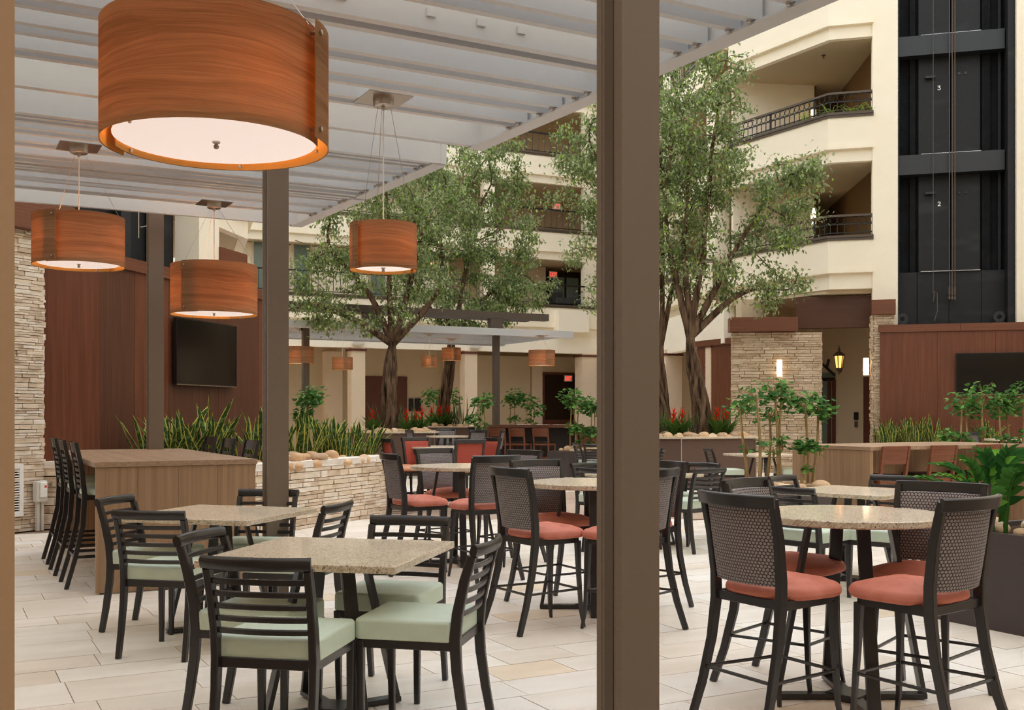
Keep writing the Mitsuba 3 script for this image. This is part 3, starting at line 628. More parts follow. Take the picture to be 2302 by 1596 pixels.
for i, (t, z0) in enumerate(((11.2, 5.6), (9.8, 5.6), (7.0, 5.6))):
    d = thing('window_%d' % (i + 1), ['leftmost green-shaded window behind the second-floor far railing', 'middle green-shaded window behind the second-floor far railing', 'window behind the second-floor far railing nearest the ficus trunk'][i], None, None, 'structure')
    fbox(d, 'frame', t - 0.36, t + 0.36, z0 - 0.06, z0 + 1.86, -0.75, 0.06, 'column_paint'); fbox(d, 'pane', t - 0.28, t + 0.28, z0, z0 + 1.78, -0.71, 0.03, 'window_dark')
for f in range(3):
    railing(FAR, ZT[f] + 0.04, ['black railing with rings along the second floor of the far wall', 'plain railing along the third floor of the far wall', 'plain railing along the fourth floor of the far wall'][f], rings=False, h=0.75, pitch=0.26)
for t, z, lb in ((8.0, 3.95, 'small white loudspeaker over the left arcade column'), (3.5, 3.95, 'small white loudspeaker over the right arcade column')):
    c = onF(t, 0.12); k = thing('wall_speaker', lb, 'speaker')
    add(k, 'housing', bev((c[0], c[1], z), (0.42, 0.22, 0.26), 0.04), 'white_plastic'); ubox(k, 'grille', (c[0], c[1] - 0.115, z), (0.34, 0.02, 0.2), 'grey_plastic'); ubox(k, 'bracket', (c[0] + 0.05, c[1] + 0.14, z), (0.08, 0.12, 0.08), 'grey_plastic')
c = onF(4.72, -3.06); k = thing('payphone', 'pair of black wall telephones by the brown double doors', 'telephone')
ubox(k, 'handset', (c[0] - 0.15, c[1], 1.75), (0.2, 0.08, 0.5), 'rail_black', RZF); ubox(k, 'handset', (c[0] + 0.15, c[1], 1.75), (0.2, 0.08, 0.5), 'rail_black', RZF); ubox(k, 'back_plate', (c[0], c[1] + 0.04, 1.75), (0.5, 0.02, 0.6), 'nickel', RZF)
k = thing('grand_piano', 'black grand piano behind the second-floor landing railing', 'piano'); c = onF(-1.0, -0.9)
add(k, 'body', prism(shapely.affinity.translate(LineString([(-0.5, 0), (0.4, 0.1)]).buffer(0.35), c[0], c[1]), 5.75, 5.98), 'screen_frame'); ubox(k, 'music_desk', (c[0] - 0.5, c[1], 6.1), (0.5, 0.06, 0.25), 'screen_frame', 10)
for dx, dy in ((-0.6, 0), (0.6, 0.1), (0.1, 0.3)): ubox(k, 'leg', (c[0] + dx, c[1] + dy, 5.18), (0.1, 0.1, 1.14), 'screen_frame')

# ================================================================== left-hand building behind the walnut wall
wq = thing('wall_left', 'black lift shaft and cream balcony end above the left walnut wall', None, None, 'structure')
LW = [(-5.6, 12.6), (-4.78, 15.92)]
add(wq, 'shaft', ribbon(LW, 0.1, 3.0, 16, 0.35), 'shaft_black'); add(wq, 'shaft_strip', ribbon([(-5.1, 14.4), (-5.04, 14.6)], 0.1, 3, 16, 0.25), 'shaft_beam'); add(wq, 'shaft_strip', ribbon([(-4.95, 15.2), (-4.90, 15.4)], 0.1, 3, 16, 0.25), 'shaft_beam')
add(wq, 'cable', tube([(-5.0, 14.3, 16), (-5.0, 14.3, 3.75)], 0.01, 6), 'nickel', 30); add(wq, 'cable_loop', tube([(-5.0, 14.35, 3.9), (-4.96, 14.5, 3.95), (-4.9, 14.7, 3.6)], 0.012, 6), 'nickel', 30)
add(wq, 'pilaster', ribbon([(-4.80, 15.92), (-4.66, 16.5)], 0.4, 3.3, 16, 0.05), 'cream')
LB = [(-4.66, 16.5), (-4.45, 18.0), (-5.2, 20.4)]
parapet(LB, range(3), wq)
for f in range(3): add(wq, 'slab', prism([(-4.7, 16.4), (-4.45, 18.0), (-5.2, 20.4), (-9, 20), (-9, 16)], ZB[f] + 0.02, ZB[f] + 0.28), 'soffit')
add(wq, 'inner_wall', ribbon([(-7.5, 15.0), (-7.3, 20.2)], 0.2, 3.4, 16), 'cream')
add(wq, 'walnut_cap', boxm((-4.55, 16.9, 3.80), (0.35, 0.85, 0.34), -14), 'walnut_cap')
add(wq, 'side_wall', ribbon([(-5.2, 20.4), (-9.5, 27), (-14, 33.7)], 0.2, 0, 16, 0.1), 'cream')
# walls around the part of the atrium behind the camera
add(None, 'wall_front', ribbon([(-12, 13), (-9, -5), (17, -5), (15.5, 23.2)], 0.2, 0, 15), 'cream')
tag('wall_front', 'cream walls of the atrium behind the camera', None, None, 'structure')

cg = thing('ceiling', 'cream ceiling and balcony band over the side of the atrium where the camera stands', None, None, 'structure')
add(cg, 'slab', prism([(-12, -5), (17, -5), (17, -1.8), (-7.2, -1.8), (-7.6, 12.0), (-12, 13)], 4.3, 4.55), 'cream')
add(cg, 'band', ribbon([(17, -1.8), (-7.2, -1.8), (-7.6, 12.0)], 0.16, 4.55, 5.6), 'cream')

add(wf, 'outer_wall', ribbon([(7.7, 29.3), (12.0, 34.5), (9.5, 46.5), (-16, 46.5), (-16, 34)], 0.2, 0, 16), 'beige')
for x, y, z in ((7.7, 26.4, ZB[1] + 0.02), (7.7, 26.4, ZB[2] + 0.02), (7.15, 26.3, 4.25)):
    add(wr, 'sprinkler', lathe([(0.05, 0.0), (0.05, -0.012), (0.012, -0.014), (0.012, -0.06), (0.035, -0.064), (0.001, -0.07)], 12, (x, y, z)), 'rail_bronze', 40)
# ================================================================== pergola (a slatted steel canopy on bronze posts)
def canopy():
    k = thing('pergola', 'pale grey slatted steel pergola overhead with pendant lamps hanging from it', 'pergola')
    rz = math.degrees(math.atan2(SA, CA)); Z = 3.45
    E = lambda y: (1.30 - (y - 5.64) * 3.62 / 5.94, y)
    def member(name, y, l, th, z0, z1, back=0.0):
        ex, ey = E(y); c = (ex - CA * (l / 2 + back), ey - SA * (l / 2 + back))
        ubox(k, name, (c[0], c[1], (z0 + z1) / 2), (l, th, z1 - z0), 'steel_paint', rz)
    pairs = [(10.94, 11.04), (10.58, 10.72), (10.29, 10.38), (9.83, 9.93), (9.48, 9.60), (9.13, 9.26), (8.86, 8.96), (7.57, 7.68), (7.196, 7.335), (6.855, 6.972), (5.966, 6.107), (5.606, 5.743), (5.24, 5.37), (4.87, 5.0)]
    for a, b in pairs:
        for y in (a, b): member('slat', y, 5.2, 0.05, Z, Z + 0.17, 0.03)
    for y in (11.58, 10.16, 10.05, 8.74, 8.19, 6.52, 6.40, 4.6): member('beam', y, 5.3, 0.06, Z - 0.01, Z + 0.30)
    for y0, y1 in ((11.60, 10.13), (10.08, 8.72), (8.21, 6.49), (6.43, 4.58)):      # edge beams
        a, b = np.array(E(y0)), np.array(E(y1)); L = np.linalg.norm(b - a); c = (a + b) / 2; e = math.degrees(math.atan2(b[1] - a[1], b[0] - a[0]))
        ubox(k, 'edge_beam', (c[0] + 0.02, c[1], Z + 0.13), (L, 0.05, 0.28), 'steel_paint', e); ubox(k, 'edge_flange', (c[0] - 0.02, c[1], Z - 0.015), (L, 0.13, 0.015), 'steel_paint', e)
    ex, ey = E(6.45)
    for s in (0.9, 1.15, 1.45, 2.0, 2.55): ubox(k, 'bracket', (ex - CA * s + 0.03, ey - SA * s - 0.07, Z + 0.08), (0.05 if s != 2.0 else 0.16, 0.05, 0.04), 'steel_paint', rz)
    for a, b in pairs:      # bolts at the slat ends
        for y in (a, b):
            ex, ey = E(y); add(k, 'bolt', lathe([(0.001, -0.018), (0.012, -0.016), (0.014, 0.0), (0.001, 0.0)], 8, (ex - 0.10 * CA, ey - 0.10 * SA, Z)), 'nickel', 40)
    return k
canopy()
def post(x, y, z1, label, m=('post_paint', 'post_dark')):
    k = thing('steel_post', label, 'post'); rz = math.degrees(math.atan2(SA, CA))
    ubox(k, 'web', (x, y, z1 / 2), (0.146, 0.10, z1), m[0], rz)
    for s in (-1, 1): ubox(k, 'flange', (x - SA * 0.06 * s, y + CA * 0.06 * s, z1 / 2), (0.15, 0.03, z1), m[0], rz)
    ubox(k, 'side_strip', (x - CA * 0.074, y - SA * 0.074, z1 / 2), (0.006, 0.05, z1), m[1], rz)
    ubox(k, 'base_plate', (x, y, 0.006), (0.24, 0.24, 0.012), m[1], rz)
post(0.388, 3.58, 3.62, 'wide bronze steel post in the foreground, right of the picture centre')
post(-1.705, 7.70, 3.60, 'bronze steel post beside the big pendant lamp, standing by the stone planter')
post(-3.765, 11.27, 3.60, 'bronze steel post behind the left communal table')
tj = thing('wall_jamb', 'tan painted wall jamb at the left edge of the view', 'wall jamb')
ubox(tj, 'jamb', (-1.74, 3.05, 1.9), (0.5, 0.3, 3.8), 'tan_paint', 0); ubox(tj, 'edge_bead', (-1.493, 2.905, 1.9), (0.012, 0.012, 3.8), 'tan_paint', 0)

# ================================================================== pendant lamps
def shade_panel(R0, R1, a0, a1, z0, z1, n=40):
    a = np.radians(np.linspace(a0, a1, n)); r = np.linspace(R0, R1, n); arc = np.concatenate([[0], np.cumsum(np.hypot(np.diff(r * np.cos(a)), np.diff(r * np.sin(a))))])
    v, uv, f = [], [], []
    for i in range(n):
        for z in (z0, z1): v.append((r[i] * math.cos(a[i]), r[i] * math.sin(a[i]), z)); uv.append((arc[i] + R0 * 3, z))
    for i in range(n - 1): f += [(2 * i, 2 * i + 2, 2 * i + 3), (2 * i, 2 * i + 3, 2 * i + 1)]
    return trimesh.Trimesh(v, f, process=False), np.array(uv)
def pendant(x, y, zb, R, H, label, seam, sense=1, plate_z=3.45, bulb=1.0, glow=0.55, detail=True, group=None):
    """seam: degrees round from the side that faces the camera, where one veneer panel starts outside the other; sense: which way it runs."""
    k = thing('pendant_lamp', label, 'pendant lamp', group or 'walnut drum pendants'); sc = R / 0.45
    for h in (0, 180):
        a0 = -90 + seam + h
        m, uv = shade_panel(R, R - 0.045 * sc, a0, a0 + sense * 200, 0, H); m.apply_translation((x, y, zb))
        p = add(k, 'shade_panel', m, 'veneer', True, uv=uv)
        m2, _ = shade_panel(R - 0.004, R - 0.049 * sc, a0, a0 + sense * 200, 0.002, H - 0.002); m2.apply_translation((x, y, zb))
        add(p, 'liner', m2, 'amber_liner', True)
        if detail:
            for j, z in ((0, 0.09 * H), (0, 0.91 * H)):
                a = math.radians(a0 + sense * 5); rr = R + 0.003
                mm = lathe([(0.001, 0.008), (0.010 * sc, 0.006), (0.011 * sc, 0.0), (0.006 * sc, -0.05 * sc), (0.001, -0.05 * sc)], 10); mm.apply_transform(trimesh.transformations.rotation_matrix(math.pi / 2, [0, 1, 0])); mm.apply_transform(trimesh.transformations.rotation_matrix(a, [0, 0, 1]))
                mm.apply_translation((x + rr * math.cos(a), y + rr * math.sin(a), zb + z)); add(p, 'stud', mm, 'nickel', 40)
    Rd = R - 0.055 * sc
    put(k, 'diffuser', ply(lathe([(0.001, 0.0), (Rd * 0.97, 0.0), (Rd, 0.006), (Rd, 0.012), (0.001, 0.012)], 48, (x, y, zb + 0.02)), 'white_plastic', 40, emitter=lit((1.0, 0.80, 0.74), 0.055 * glow)))
    if detail:
        add(k, 'finial', lathe([(0.001, -0.03), (0.008, -0.028), (0.012, -0.018), (0.006, -0.012), (0.016, -0.004), (0.016, 0.0), (0.001, 0.0)], 12, (x, y, zb + 0.02)), 'nickel', 40)
        for j in range(5):
            a = math.radians(72 * j + seam + 20); add(k, 'clip', lathe([(0.001, -0.012), (0.007 * sc, -0.008), (0.006 * sc, 0.004), (0.001, 0.004)], 8, (x + (R - 0.05 * sc) * math.cos(a), y + (R - 0.05 * sc) * math.sin(a), zb + 0.016)), 'nickel', 40)
    for j in range(3):
        a = math.radians(seam + 120 * j); b = trimesh.creation.icosphere(2, 0.045 * sc); b.apply_translation((x + R * 0.60 * math.cos(a), y + R * 0.60 * math.sin(a), zb + H * 0.5))
        put(k, 'bulb', ply(b, 'white_plastic', True, emitter=lit((1.0, 0.56, 0.22), 2.0 * bulb)))
    zt = plate_z - 0.005
    for j in range(3):
        a = math.radians(seam + 30 + 120 * j)
        add(k, 'suspension_cable', tube([(x + 0.05 * math.cos(a), y + 0.05 * math.sin(a), zt - 0.06), (x + (R - 0.03) * math.cos(a), y + (R - 0.03) * math.sin(a), zb + H - 0.02)], 0.0018, 4), 'nickel')
    add(k, 'cord', tube([(x, y, zt - 0.06), (x, y, zb + H * 0.6)], 0.005, 6), 'white_plastic', 30)
    add(k, 'canopy', lathe([(0.001, -0.075), (0.012, -0.07), (0.014, -0.05), (0.055, -0.05), (0.066, -0.044), (0.068, 0.0), (0.001, 0.0)], 24, (x, y, zt)), 'nickel', 40)
    ubox(k, 'mounting_plate', (x, y, zt + 0.002), (0.30, 0.30, 0.006), 'nickel', math.degrees(math.atan2(SA, CA)))
    return k
pendant(-1.185, 4.28, 2.47, 0.450, 0.46, 'largest walnut veneer drum pendant, hanging close by at the upper left', 71, 1, glow=0.62, bulb=0.8)
pendant(-3.325, 8.20, 2.53, 0.345, 0.38, 'walnut drum pendant farthest left, in front of the stone pier', -5, -1)
pendant(-2.90, 10.40, 2.36, 0.44, 0.48, 'walnut drum pendant hanging between two steel posts above the left television', -27, 1)
pendant(-0.837, 6.95, 2.33, 0.222, 0.30, 'small walnut drum pendant glowing orange in front of the ficus crown', -39, -1, bulb=1.0, glow=0.6)

# ================================================================== far pergola and its pendants
def far_canopy():
    k = thing('pergola', 'far steel pergola along the arcade with bronze beams and drum lamps', 'pergola')
    u = np.array([CA, SA]); n = np.array([-SA, CA]); rz = math.degrees(math.atan2(SA, CA)); R0 = np.array([1.62, 28.6])
    def m(name, s0, s1, out, th, z0, z1, mt='steel_paint'):
        c = R0 - u * (s0 + s1) / 2 + n * out; ubox(k, name, (c[0], c[1], (z0 + z1) / 2), (s1 - s0, th, z1 - z0), mt, rz)
    m('beam', 0, 12, 0, 0.08, 3.42, 3.60); m('beam', 0, 12, 3.9, 0.08, 3.42, 3.60)
    for i in range(24): m('slat', 0.1, 12, 0.16 + i * 0.16, 0.05, 3.45, 3.55)
    for o in (0.5, 1.6): m('bronze_beam', 0.5, 12, o, 0.22, 3.86 + 0.06 * o, 4.04 + 0.06 * o, 'rail_bronze')
    for s in (1.9, 5.4, 9.0):
        m('stub', s, s + 0.35, 0.5, 0.2, 3.6, 3.9, 'rail_bronze')
    c = R0 - u * 2.05 + n * 0.5; ubox(k, 'post', (c[0], c[1], 1.85), (0.15, 0.15, 3.7), 'rail_bronze', rz)
    c = R0 - u * 7.2 + n * 0.5; ubox(k, 'post', (c[0], c[1], 1.85), (0.15, 0.15, 3.7), 'rail_bronze', rz)
far_canopy()
for x, y, zb, R, H, lb in ((0.78, 28.0, 2.66, 0.36, 0.40, 'far walnut drum pendant nearest the dark exit doorway'), (-1.66, 29.2, 2.86, 0.27, 0.34, 'far walnut drum pendant just right of the second ficus trunk'),
                           (-2.12, 27.4, 2.60, 0.21, 0.29, 'far walnut drum pendant half hidden behind the second ficus trunk'), (-4.0, 25.2, 2.44, 0.25, 0.29, 'small far walnut drum pendant left of the first ficus trunk'), (-5.1, 25.6, 2.60, 0.36, 0.40, 'far walnut drum pendant beside the steel post at the arcade left end')):
    pendant(x, y, zb, R, H, lb, 20, 1, detail=False, bulb=0.8)

# ================================================================== chairs
def dining_chair_proto():
    P = []
    A = lambda name, mesh, m, sm=35, **kw: P.append((name, ply(mesh, m, sm, **kw)))
    for s in (-1, 1):
        pts = [(s * 0.205, -0.275, 0.0), (s * 0.204, -0.245, 0.16), (s * 0.203, -0.222, 0.32), (s * 0.203, -0.214, 0.45), (s * 0.203, -0.225, 0.56), (s * 0.205, -0.256, 0.70), (s * 0.206, -0.288, 0.805)]
        A('back_leg', bar(pts, [.026, .028, .03, .032, .031, .030, .030], [.036, .040, .044, .048, .046, .042, .038], (1, 0, 0), .004), 'black_metal')
        A('front_leg', bar([(s * 0.200, 0.200, 0.0), (s * 0.202, 0.205, 0.22), (s * 0.203, 0.207, 0.435)], [.026, .030, .034], [.026, .032, .038], (1, 0, 0), .004), 'black_metal')
        A('foot_glide', lathe([(0.011, 0), (0.012, 0.004), (0.001, 0.005)], 8, (s * 0.200, 0.2, -0.001)), 'screen_frame')
    x = np.linspace(-0.222, 0.222, 13)
    bow = lambda x, d: -d * (1 - (x / 0.222) ** 2)
    # top rail: rolled, curved
    A('top_rail', bar(np.column_stack([x, -0.298 + bow(x, 0.035), np.full(13, 0.828)]), 0.054, 0.034, (0, -0.28, 1), .012), 'black_metal', 50)
    for i, z in enumerate((0.555, 0.605, 0.655, 0.705, 0.755)):
        xx = np.linspace(-0.194, 0.194, 9); y0 = np.interp(z, [0.45, 0.56, 0.70, 0.805], [-0.214, -0.225, -0.256, -0.288])
        A('slat', bar(np.column_stack([xx, y0 + 0.004 + bow(xx, 0.032), np.full(9, z)]), 0.023, 0.013, (0, -0.2, 1), .003), 'black_metal')
    A('seat_frame', cat([bev((0, 0.205, 0.425), (0.40, 0.026, 0.042)), bev((0, -0.205, 0.425), (0.40, 0.026, 0.042)), bev((-0.203, 0, 0.425), (0.026, 0.40, 0.042)), bev((0.203, 0, 0.425), (0.026, 0.40, 0.042))]), 'black_metal')
    A('seat', cushion(0.44, 0.44, 0.440, 0.088, r=0.032, edge=0.018, dome=0.010, c=(0, 0.012), low=0.006), 'green_vinyl', 40)
    return P
DINING = dining_chair_proto()
def pad(w0, w1, z0, z1, ytop, ybot, bowd, th, bulge):
    """A curved padded back panel with uv in metres."""
    nu, nv = 15, 13; V, UVs, F = [], [], []
    for side in (0, 1):
        o = len(V)
        for j in range(nv):
            v = j / (nv - 1); z = z0 + (z1 - z0) * v; w = w0 + (w1 - w0) * v
            for i in range(nu):
                u = -1 + 2 * i / (nu - 1); x = u * w / 2; y = ybot + (ytop - ybot) * v - bowd * (1 - u * u)
                e = max(0.0, (1 - abs(u) ** 6) * (1 - abs(2 * v - 1) ** 6))
                y += (th / 2 + bulge * e) if side == 0 else (-th / 2 - 0.3 * bulge * e)
                V.append((x, y, z)); UVs.append((x, z))
        for j in range(nv - 1):
            for i in range(nu - 1):
                a, b, c, d = o + j * nu + i, o + j * nu + i + 1, o + (j + 1) * nu + i + 1, o + (j + 1) * nu + i
                F += [(a, c, b), (a, d, c)] if side == 0 else [(a, b, c), (a, c, d)]
    n = nu * nv
    rim = [i for i in range(nu)] + [j * nu + nu - 1 for j in range(1, nv)] + [(nv - 1) * nu + i for i in range(nu - 2, -1, -1)] + [j * nu for j in range(nv - 2, 0, -1)]
    o = len(V); V += [V[i] for i in rim] + [V[n + i] for i in rim]; UVs += [UVs[i] for i in rim] + [UVs[n + i] for i in rim]; r = len(rim)
    for i in range(r):
        j = (i + 1) % r; F += [(o + i, o + j, o + r + j), (o + i, o + r + j, o + r + i)]
    return trimesh.Trimesh(V, F, process=False), np.array(UVs)
def bar_stool_proto(seat_m, back_m):
    P = []
    A = lambda name, mesh, m, sm=35, **kw: P.append((name, ply(mesh, m, sm, **kw)))
    for s in (-1, 1):
        pts = [(s * 0.225, -0.335, 0.0), (s * 0.212, -0.275, 0.18), (s * 0.203, -0.225, 0.38), (s * 0.200, -0.200, 0.56), (s * 0.202, -0.200, 0.68), (s * 0.209, -0.222, 0.86), (s * 0.215, -0.262, 1.035)]
        A('back_leg', bar(pts, [.026, .028, .030, .034, .034, .033, .030], [.036, .040, .044, .048, .046, .042, .036], (1, 0, 0), .004), 'black_metal')
        A('front_leg', bar([(s * 0.190, 0.195, 0.0), (s * 0.180, 0.178, 0.1), (s * 0.170, 0.165, 0.35), (s * 0.165, 0.160, 0.565)], [.018, .022, .028, .036], [.018, .022, .028, .036], (1, 0, 0), .003), 'black_metal')
    z = 0.25; yb, xb = -0.262, 0.208
    for a, b in (((-0.174, 0.17, z), (0.174, 0.17, z)), ((-xb, yb, z), (xb, yb, z)), ((-0.174, 0.17, z), (-xb, yb, z)), ((0.174, 0.17, z), (xb, yb, z))):
        A('stretcher', bar([a, b], 0.014, 0.014, (0, 0, 1), .003), 'black_metal')
    A('seat_frame', cat([bev((0, 0.160, 0.575), (0.33, 0.024, 0.04)), bev((0, -0.196, 0.575), (0.39, 0.024, 0.04)), bar([(-0.165, 0.16, 0.575), (-0.2, -0.196, 0.575)], 0.04, 0.024, (0, 0, 1)), bar([(0.165, 0.16, 0.575), (0.2, -0.196, 0.575)], 0.04, 0.024, (0, 0, 1))]), 'black_metal')
    A('seat', cushion(0.47, 0.455, 0.590, 0.056, r=0.17, edge=0.034, dome=0.034, c=(0, 0.02), low=0.02, n=8), seat_m, 60)
    x = np.linspace(-0.231, 0.231, 15)
    A('top_rail', bar(np.column_stack([x, -0.268 - 0.055 * (1 - (x / 0.231) ** 2), np.full(15, 1.025)]), 0.056, 0.026, (0, -0.2, 1), .004), 'black_metal', 40)
    m, uv = pad(0.372, 0.392, 0.655, 1.000, -0.246, -0.196, 0.045, 0.022, 0.02)
    A('back_pad', m, back_m, True, uv=uv)
    return P
STOOL = bar_stool_proto('coral_suede', 'dot_fabric'); STOOL_RED = bar_stool_proto('tan_leather', 'red_fabric'); STOOL_GREY = bar_stool_proto('grey_seat', 'dot_fabric')
def tall_stool_proto():       # metal ladder-back stool
    P = []
    A = lambda name, mesh, m, sm=35, **kw: P.append((name, ply(mesh, m, sm, **kw)))
    for s in (-1, 1):
        A('back_leg', bar([(s * 0.215, -0.34, 0), (s * 0.205, -0.27, 0.25), (s * 0.20, -0.215, 0.5), (s * 0.20, -0.20, 0.74), (s * 0.20, -0.225, 0.98), (s * 0.20, -0.265, 1.17)], .024, [.034, .036, .038, .040, .036, .03], (1, 0, 0), .003), 'black_metal')
        A('front_leg', bar([(s * 0.205, 0.22, 0), (s * 0.195, 0.19, 0.72)], .024, .03, (1, 0, 0), .003), 'black_metal')
        A('stretcher', bar([(s * 0.205, -0.27, 0.25), (s * 0.20, 0.205, 0.25)], .022, .014, (0, 0, 1)), 'black_metal')
    for y, z in ((0.21, 0.25), (-0.27, 0.25), (0.212, 0.16)): A('stretcher', bar([(-0.2, y, z), (0.2, y, z)], .022, .014, (0, 0, 1)), 'black_metal')
    A('seat_frame', bev((0, 0, 0.72), (0.40, 0.42, 0.035)), 'black_metal')
    A('seat', cushion(0.42, 0.42, 0.738, 0.055, r=0.14, edge=0.026, dome=0.016, low=0.012, n=7), 'green_vinyl', 60)
    x = np.linspace(-0.195, 0.195, 7)
    A('top_rail', bar(np.column_stack([x, -0.255 - 0.02 * (1 - (x / 0.2) ** 2), np.full(7, 1.125)]), 0.085, 0.010, (0, -0.22, 1)), 'black_metal')
    for z in (0.80, 0.845, 0.89, 0.935, 0.98, 1.025):
        A('slat', bar(np.column_stack([x, np.interp(z, [0.74, 0.98, 1.17], [-0.20, -0.225, -0.265]) - 0.02 * (1 - (x / 0.2) ** 2), np.full(7, z + 0.008)]), 0.026, 0.009, (0, -0.15, 1)), 'black_metal')
    return P
TALL = tall_stool_proto()
def wood_stool_proto():
    P = []
    A = lambda name, mesh, m, sm=35, **kw: P.append((name, ply(mesh, m, sm, **kw)))
    for s in (-1, 1):
        A('back_leg', bar([(s * 0.205, -0.26, 0), (s * 0.20, -0.21, 0.45), (s * 0.20, -0.205, 0.66), (s * 0.205, -0.265, 1.03)], .034, [.036, .042, .044, .034], (1, 0, 0), .004), 'stool_wood')
        A('front_leg', bar([(s * 0.20, 0.20, 0), (s * 0.195, 0.19, 0.64)], .034, .034, (1, 0, 0), .004), 'stool_wood')
        A('stretcher', bar([(s * 0.20, -0.23, 0.22), (s * 0.197, 0.195, 0.22)], .03, .018, (0, 0, 1)), 'stool_wood')
    A('stretcher', bar([(-0.2, 0.197, 0.26), (0.2, 0.197, 0.26)], .034, .02, (0, 0, 1)), 'stool_wood'); A('stretcher', bar([(-0.2, -0.23, 0.3), (0.2, -0.23, 0.3)], .03, .018, (0, 0, 1)), 'stool_wood')
    A('seat_frame', bev((0, 0, 0.63), (0.40, 0.41, 0.05)), 'stool_wood')
    A('seat', cushion(0.42, 0.43, 0.655, 0.045, r=0.05, edge=0.018, dome=0.008), 'dark_leather', 50)
    x = np.linspace(-0.196, 0.196, 9)
    A('backrest', bar(np.column_stack([x, -0.243 - 0.03 * (1 - (x / 0.2) ** 2), np.full(9, 0.93)]), 0.21, 0.020, (0, -0.17, 1), .004), 'stool_wood', 40)
    return P
WOODST = wood_stool_proto()

def seat(proto, name, cat_, bx, by, fx, fy, label, back=0.28, group=None):
    """Places a chair by the plan position (bx, by) of its top rail and the direction it faces."""
    l = math.hypot(fx, fy); fx, fy = fx / l, fy / l
    group = group or {id(DINING): 'black ladder-back dining chairs', id(STOOL): 'coral-seated bar stools', id(STOOL_RED): 'red-backed bar stools', id(STOOL_GREY): 'far grey bar stools', id(TALL): 'metal stools at the left communal table', id(WOODST): 'brown wooden stools'}[id(proto)]
    return place(proto, name, label, cat_, at(bx + fx * back, by + fy * back, face_rz((fx, fy))), group)
def table(x, y, h, label, shape, size=0.92, rz=0.0, legrot=0.0):
    k = thing('square_table' if shape == 'square' else 'round_table', label, 'table', 'square granite tables' if shape == 'square' else 'round granite tables')
    if shape == 'square':
        m = bev((0, 0, 0), (size, size, 0.034), 0.004); m.apply_transform(trimesh.transformations.rotation_matrix(math.radians(rz), [0, 0, 1])); m.apply_translation((x, y, h - 0.017)); add(k, 'tabletop', m, 'granite')
    else:
        r = size / 2; add(k, 'tabletop', lathe([(0.001, -0.036), (r - 0.006, -0.036), (r, -0.030), (r, -0.006), (r - 0.006, 0.0), (0.001, 0.0)], 64, (x, y, h)), 'granite', 30)
    ubox(k, 'top_plate', (x, y, h - 0.045), (0.42, 0.42, 0.012), 'black_metal', legrot)
    for i in range(4):
        a = math.radians(legrot + 90 * i); c, s = math.cos(a), math.sin(a)
        b0, b1 = (0.20, 0.36) if h > 0.8 else (0.16, 0.33)
        add(k, 'leg', bar([(x + c * b0, y + s * b0, h - 0.05), (x + c * b1, y + s * b1, 0.012)], 0.062, 0.022, (-s, c, 0), .002), 'black_metal')
        add(k, 'floor_bar', bar([(x + c * (b1 + 0.01), y + s * (b1 + 0.01), 0.018), (x + c * 0.02, y + s * 0.02, 0.018)], 0.062, 0.024, (-s, c, 0), .002), 'black_metal')
    ubox(k, 'hub_plate', (x, y, 0.02), (0.17, 0.17, 0.03), 'black_metal', legrot + 45)
    return k

G = 'dining_chair'
RT = -12.5
table(-0.84, 5.02, 0.76, 'nearest square granite table, front left, ringed by green-seated chairs', 'square', 0.925, RT, RT + 45)
seat(DINING, G, 'chair', -0.975, 4.10, .19, .98, 'black ladder-back chair nearest the camera, back turned to us, green seat')
seat(DINING, G, 'chair', -1.43, 4.97, .976, -.20, 'black ladder-back chair tucked into the left side of the nearest granite table')
seat(DINING, G, 'chair', -0.13, 4.66, -.976, .216, 'black ladder-back chair at the right side of the nearest granite table')
seat(DINING, G, 'chair', -0.55, 5.67, -.216, -.976, 'black ladder-back chair facing us across the nearest granite table')
table(-1.90, 6.96, 0.76, 'square granite table in front of the left communal table', 'square', 0.925, RT - 4, RT + 41)
seat(DINING, G, 'chair', -2.60, 7.05, .985, -.17, 'leftmost black ladder-back chair, in front of the communal table end panel')
seat(DINING, G, 'chair', -2.05, 6.06, .19, .98, 'black ladder-back chair with its back to us at the second granite table from the left')
seat(DINING, G, 'chair', -1.76, 7.68, -.12, -.99, 'black ladder-back chair facing us before the post by the stone planter')
seat(DINING, G, 'chair', -1.09, 6.56, -.97, .22, 'black ladder-back chair turned sideways right of the second granite table')

B = 'bar_stool'
table(1.66, 5.25, 0.914, 'nearest round granite bar table at the right with four coral stools', 'round', 0.91, 0, 0)
seat(STOOL, B, 'bar stool', 0.985, 4.70, .85, .53, 'coral-seated bar stool nearest the camera, left of the front round table', 0.27)
seat(STOOL, B, 'bar stool', 1.935, 4.50, -.62, .78, 'coral-seated bar stool at the front right of the nearest round table', 0.27)
seat(STOOL, B, 'bar stool', 1.25, 5.72, .75, -.66, 'bar stool behind the nearest round table, on its left, mostly hidden by a stool back', 0.27)
seat(STOOL, B, 'bar stool', 2.18, 5.42, -.66, -.75, 'bar stool behind the nearest round table, on its right, before the dark planter', 0.27)
table(0.57, 7.68, 0.914, 'round granite bar table cut off by the foreground steel post', 'round', 0.91, 0, 0)
seat(STOOL, B, 'bar stool', -0.02, 6.93, .84, .54, 'coral bar stool left of the foreground post, back turned to us', 0.27)
seat(STOOL, B, 'bar stool', 0.18, 8.05, .55, -.84, 'coral bar stool facing us left of the foreground post, behind another stool back', 0.27)
seat(STOOL, B, 'bar stool', 0.93, 6.80, -.75, .66, 'coral bar stool just right of the foreground post, back turned to us', 0.27)
seat(STOOL, B, 'bar stool', 1.10, 7.86, -.72, -.69, 'coral bar stool right of the foreground post, its padded front facing us', 0.27)
